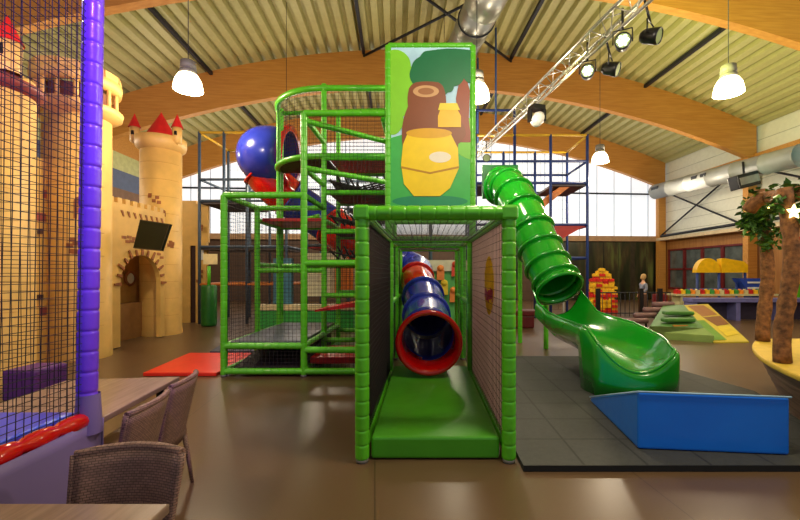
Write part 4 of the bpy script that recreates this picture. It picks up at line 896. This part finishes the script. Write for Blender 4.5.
mb = MB(); mb.box((13.05, 13.9, .9), (.6, .1, .6)); mb.build('green_panel', M_grn, t)
mb = MB(); mb.rod((12.68, 13.95, 0), (12.68, 13.95, 2.8), .05); mb.rod((13.4, 13.95, 0), (13.4, 13.95, 2.8), .05); mb.build('poles', M_bluepole, t)
# brick pile
yb_ = 15.5; n_ = 0
cols = [((214, 40, 26), 'red'), ((246, 190, 30), 'yellow')]
mb0 = {}
for c, cn in cols:
    mb = MB(); mb.box((0, 0, .05), (.22, .14, .1))
    for sx in (-.055, .055): mb.lathe((sx, 0, .10), [(.03, 0), (.03, .02), (0, .02)], 8)
    mb0[cn] = mb
first = {}
for lv in range(17):
    wd = [5, 5, 5, 5, 5, 4, 5, 5, 4, 5, 4, 4, 4, 3, 3, 2, 1][lv]
    for k in range(wd):
        cn = 'red' if ((lv//2+k*(lv % 3)) % 3 == 0) else 'yellow'
        X = 6.9+(k-(wd-1)/2)*.235; loc = (X+.02*math.sin(lv*3), yb_+(.06 if lv % 2 else 0), .0+lv*.101)
        lab = '%s building brick in the big pile by the fence' % cn
        if cn not in first: o = mb0[cn].build('building_brick', mat('brick_'+cn, cols[0][0] if cn == 'red' else cols[1][0], .35)); first[cn] = o
        else: o = first[cn].copy(); COL.objects.link(o)
        o.location = loc; tag(o, lab, 'building brick', cn+' building bricks in the pile')
# fence
t = thing('railing', (7, 14.3, 0), 'low dark railing with thin bars in front of the brick pile and the person', 'railing')
xa, xb = P(598, 0, 14.2).x, P(671, 0, 14.2).x
for z in (.12, .85): mb = MB(); mb.rod((xa, 14.2, z), (xb, 14.2, z), .02); mb.build('rail', M_steel, t)
mb = MB(); k = 0; x = xa
while x <= xb: mb.rod((x, 14.2, .0), (x, 14.2, .85), .011, 5); x += .16
mb.build('bars', M_steel, t)
for px in (598, 641, 660): q = P(px, 0, 14.15); mb = MB(); mb.box((q.x, q.y, .5), (.14, .1, 1.0)); mb.build('post', M_black, t)
mb = MB(); mb.box((9.55, 16, .2), (.6, .5, .4)); mb.box((9.55, 16.2, .5), (.6, .12, .4)); o = mb.build('red_armchair', mat('maroon_fabric', (120, 24, 30), .7), bevel=.05); tag(o, 'small dark red armchair behind the railing right of the person', 'armchair')
# items glimpsed through frame and tunnel
t = thing('toy_stand', (-2.0, 12.5, 0), 'green and white toy stand seen through the climbing tower', 'toy stand')
mb = MB(); mb.box((-3.2, 10.9, .28), (2.6, .3, .5)); mb.build('green_bench', mat('stand_green', (50, 170, 70), .5), t)
mb = MB(); mb.box((-3.2, 10.9, .62), (2.6, .36, .14)); mb.build('cream_top', mat('stand_cream', (230, 214, 170), .5), t)
mb = MB(); mb.box((-3.9, 11.1, 1.3), (.5, .2, 1.3)); mb.build('teal_column', mat('teal_blue', (60, 120, 150), .4), t)
mb = MB(); mb.box((-2.6, 11.2, 1.5), (1.4, .08, 1.2)); mb.build('white_panel', mat('cream_panel', (206, 204, 180), .5), t)
mb = MB(); mb.box((-2.2, 11.05, 1.45), (.5, .12, .9)); mb.build('orange_panel', M_orng, t)
t = thing('toy_stand', (.3, 10.9, 0), 'yellow-green toy stand seen through the far end of the tunnel', 'toy stand')
mb = MB(); mb.box((.4, 11.0, .9), (2.2, .1, 1.8)); mb.build('green_panel', mat('stand_green2', (84, 170, 90), .5), t)
mb = MB(); mb.box((.3, 10.92, 1.75), (2.2, .1, .3)); mb.build('cream_panel', mat('cream_panel', (206, 204, 180), .5), t)
for x, z, c in ((.45, 1.5, (224, 130, 60)), (.85, 1.6, (206, 60, 40)), (.55, 1.1, (220, 190, 50)), (.8, .9, (224, 130, 60))):
    mb = MB(); mb.box((x, 10.9, z), (.2, .12, .28)); mb.lathe((x, 10.88, z+.18), [(0, -.1), (.08, -.06), (.1, 0), (.08, .06), (0, .1)], 10); mb.build('toy', mat('toy_%d' % c[1], c, .5), t)
mb = MB(); mb.box((2.7, 11.4, .42), (1.0, .4, .16)); mb.box((2.7, 11.4, .17), (.8, .34, .34)); o = mb.build('toy_cart', M_dred, bevel=.03); tag(o, 'low dark red toy cart behind the green slide legs', 'toy cart')
mb = MB(); mb.box((2.25, 11.3, 2.0), (1.0, .1, 1.3)); mb.box((2.25, 11.32, .7), (.08, .08, 1.4)); o = mb.build('dark_panel', M_dark); tag(o, 'dark panel on a post behind the upper green slide', 'panel')
mb = MB(); mb.box((4.4, 12.6, 1.9), (.45, .05, .35)); mb.rod((4.4, 12.62, 0), (4.4, 12.62, 1.8), .03); o = mb.build('notice_board', M_white); tag(o, 'small white notice on a pole right of the green slide', 'notice')

# ------------------------------------------------------------------ person
def skin(name, chain, m, parent, sub=1):
    """chain: (verts [(x,y,z,r)], edges)"""
    vs, es = chain; me = bpy.data.meshes.new(name); me.from_pydata([v[:3] for v in vs], es, []); me.materials.append(m)
    o = bpy.data.objects.new(name, me); COL.objects.link(o)
    k = o.modifiers.new('skin', 'SKIN'); k.use_smooth_shade = True
    for i, v in enumerate(vs): me.skin_vertices[0].data[i].radius = (v[3], v[3] if len(v) < 5 else v[4]); me.skin_vertices[0].data[i].use_root = (i == 0)
    s_ = o.modifiers.new('sub', 'SUBSURF'); s_.levels = s_.render_levels = sub
    if parent is not None: adopt(o, parent)
    return o
def ensure_skin(me):
    if not me.skin_vertices: me.skin_vertices.new() if hasattr(me.skin_vertices, 'new') else None
import bmesh
def skin2(name, vs, es, m, parent, sub=2):
    bm = bmesh.new(); lay = bm.verts.layers.skin.verify(); bv = []
    for i, v in enumerate(vs):
        q = bm.verts.new(v[:3]); q[lay].radius = (v[3], v[4] if len(v) > 4 else v[3]); q[lay].use_root = (i == 0); bv.append(q)
    for a_, b_ in es: bm.edges.new((bv[a_], bv[b_]))
    me = bpy.data.meshes.new(name); bm.to_mesh(me); bm.free(); me.materials.append(m); o = bpy.data.objects.new(name, me); COL.objects.link(o)
    k = o.modifiers.new('skin', 'SKIN'); k.use_smooth_shade = True; s_ = o.modifiers.new('sub', 'SUBSURF'); s_.levels = s_.render_levels = sub
    if parent is not None: adopt(o, parent)
    return o
M_skin = mat('skin', (214, 160, 128), .5); M_top = mat('grey_blue_top', (140, 144, 164), .8); M_trs = mat('brown_trousers', (92, 66, 52), .8); M_hair = mat('light_hair', (196, 156, 98), .6)
PX, PY = P(643, 0, 15).x, 15.0
t = thing('person', (PX, PY, 0), 'person with light hair in grey-blue top and brown trousers standing behind the railing', 'person')
# local: faces -X (left); coordinates (x forward negative, y sideways)
def L3(x, y, z, r, r2=None): return (PX+x, PY+y, z, r, r2 or r)
body = [L3(0, 0, .78, .10, .12), L3(.01, 0, .95, .09, .11), L3(.0, 0, 1.12, .095, .13), L3(.01, 0, 1.22, .05, .05), L3(.0, 0, 1.29, .042), L3(-.01, 0, 1.36, .07), L3(-.005, 0, 1.44, .062),
        L3(0, .09, .72, .075), L3(-.01, .09, .42, .048), L3(.02, .09, .08, .03), L3(-.12, .09, .035, .026),
        L3(0, -.09, .72, .075), L3(.03, -.09, .42, .048), L3(.06, -.09, .08, .03), L3(-.08, -.09, .035, .026),
        L3(.01, .16, 1.13, .045), L3(.03, .20, .93, .034), L3(-.06, .18, .76, .024), L3(-.10, .17, .70, .022),
        L3(.01, -.16, 1.13, .045), L3(.03, -.20, .93, .034), L3(-.10, -.17, .80, .024), L3(-.14, -.16, .76, .022)]
be = [(0, 1), (1, 2), (2, 3), (3, 4), (4, 5), (5, 6), (0, 7), (7, 8), (8, 9), (9, 10), (0, 11), (11, 12), (12, 13), (13, 14), (2, 15), (15, 16), (16, 17), (17, 18), (2, 19), (19, 20), (20, 21), (21, 22)]
skin2('body', body, be, M_skin, t)
def grow(idx, d=.014): return [tuple(body[i][:3])+(body[i][3]+d, body[i][4]+d) for i in idx]
skin2('top', [L3(0, 0, .84, .115, .135), L3(.01, 0, .97, .105, .125), L3(.0, 0, 1.12, .11, .145), L3(.01, 0, 1.2, .06, .07), L3(.01, .16, 1.13, .06), L3(.03, .20, .93, .047), L3(-.05, .18, .79, .036), L3(.01, -.16, 1.13, .06), L3(.03, -.20, .93, .047), L3(-.09, -.17, .83, .036)], [(0, 1), (1, 2), (2, 3), (2, 4), (4, 5), (5, 6), (2, 7), (7, 8), (8, 9)], M_top, t)
skin2('trousers', [L3(0, 0, .80, .11, .13), L3(0, .09, .70, .09), L3(-.01, .09, .42, .062), L3(.02, .09, .10, .045), L3(0, -.09, .70, .09), L3(.03, -.09, .42, .062), L3(.06, -.09, .10, .045)], [(0, 1), (1, 2), (2, 3), (0, 4), (4, 5), (5, 6)], M_trs, t)
mb = MB(); mb.lathe((PX+.02, PY, 1.42), [(0, .10), (.05, .09), (.085, .05), (.098, 0), (.09, -.07), (.07, -.12), (.05, -.13)], 18, (.35, 0, 1)); mb.build('hair', M_hair, t)
mb = MB()
for s_ in (-1, 1): mb.lathe((PX-.075, PY+s_*.03, 1.385), [(0, -.01), (.011, 0), (0, .01)], 8)
mb.build('eyes', M_black, t)
mb = MB(); mb.lathe((PX-.075, PY, 1.36), [(.014, 0), (.009, .02), (0, .03)], 8, (-1, 0, -.2)); mb.build('nose', M_skin, t)
mb = MB()
for s_ in (-1, 1): mb.box((PX-(.10 if s_ > 0 else .06), PY+s_*.09, .03), (.22, .08, .06))
mb.build('shoes', M_black, t, bevel=.02)
for s_, hx, hz in ((1, -.11, .69), (-1, -.15, .75)):
    mb = MB(); h0 = Vector((PX+hx, PY+s_*.165, hz))
    for f in range(4): y = -.024+f*.016; mb.tube([h0+Vector((0, y, 0)), h0+Vector((-.02, y, -.035)), h0+Vector((-.012, y, -.065+.006*abs(f-1)))], .008, 6)
    mb.tube([h0+Vector((-.005, -.03*s_, .0)), h0+Vector((-.03, -.04*s_, -.02)), h0+Vector((-.035, -.035*s_, -.04))], .009, 6); mb.build('fingers', M_skin, t)
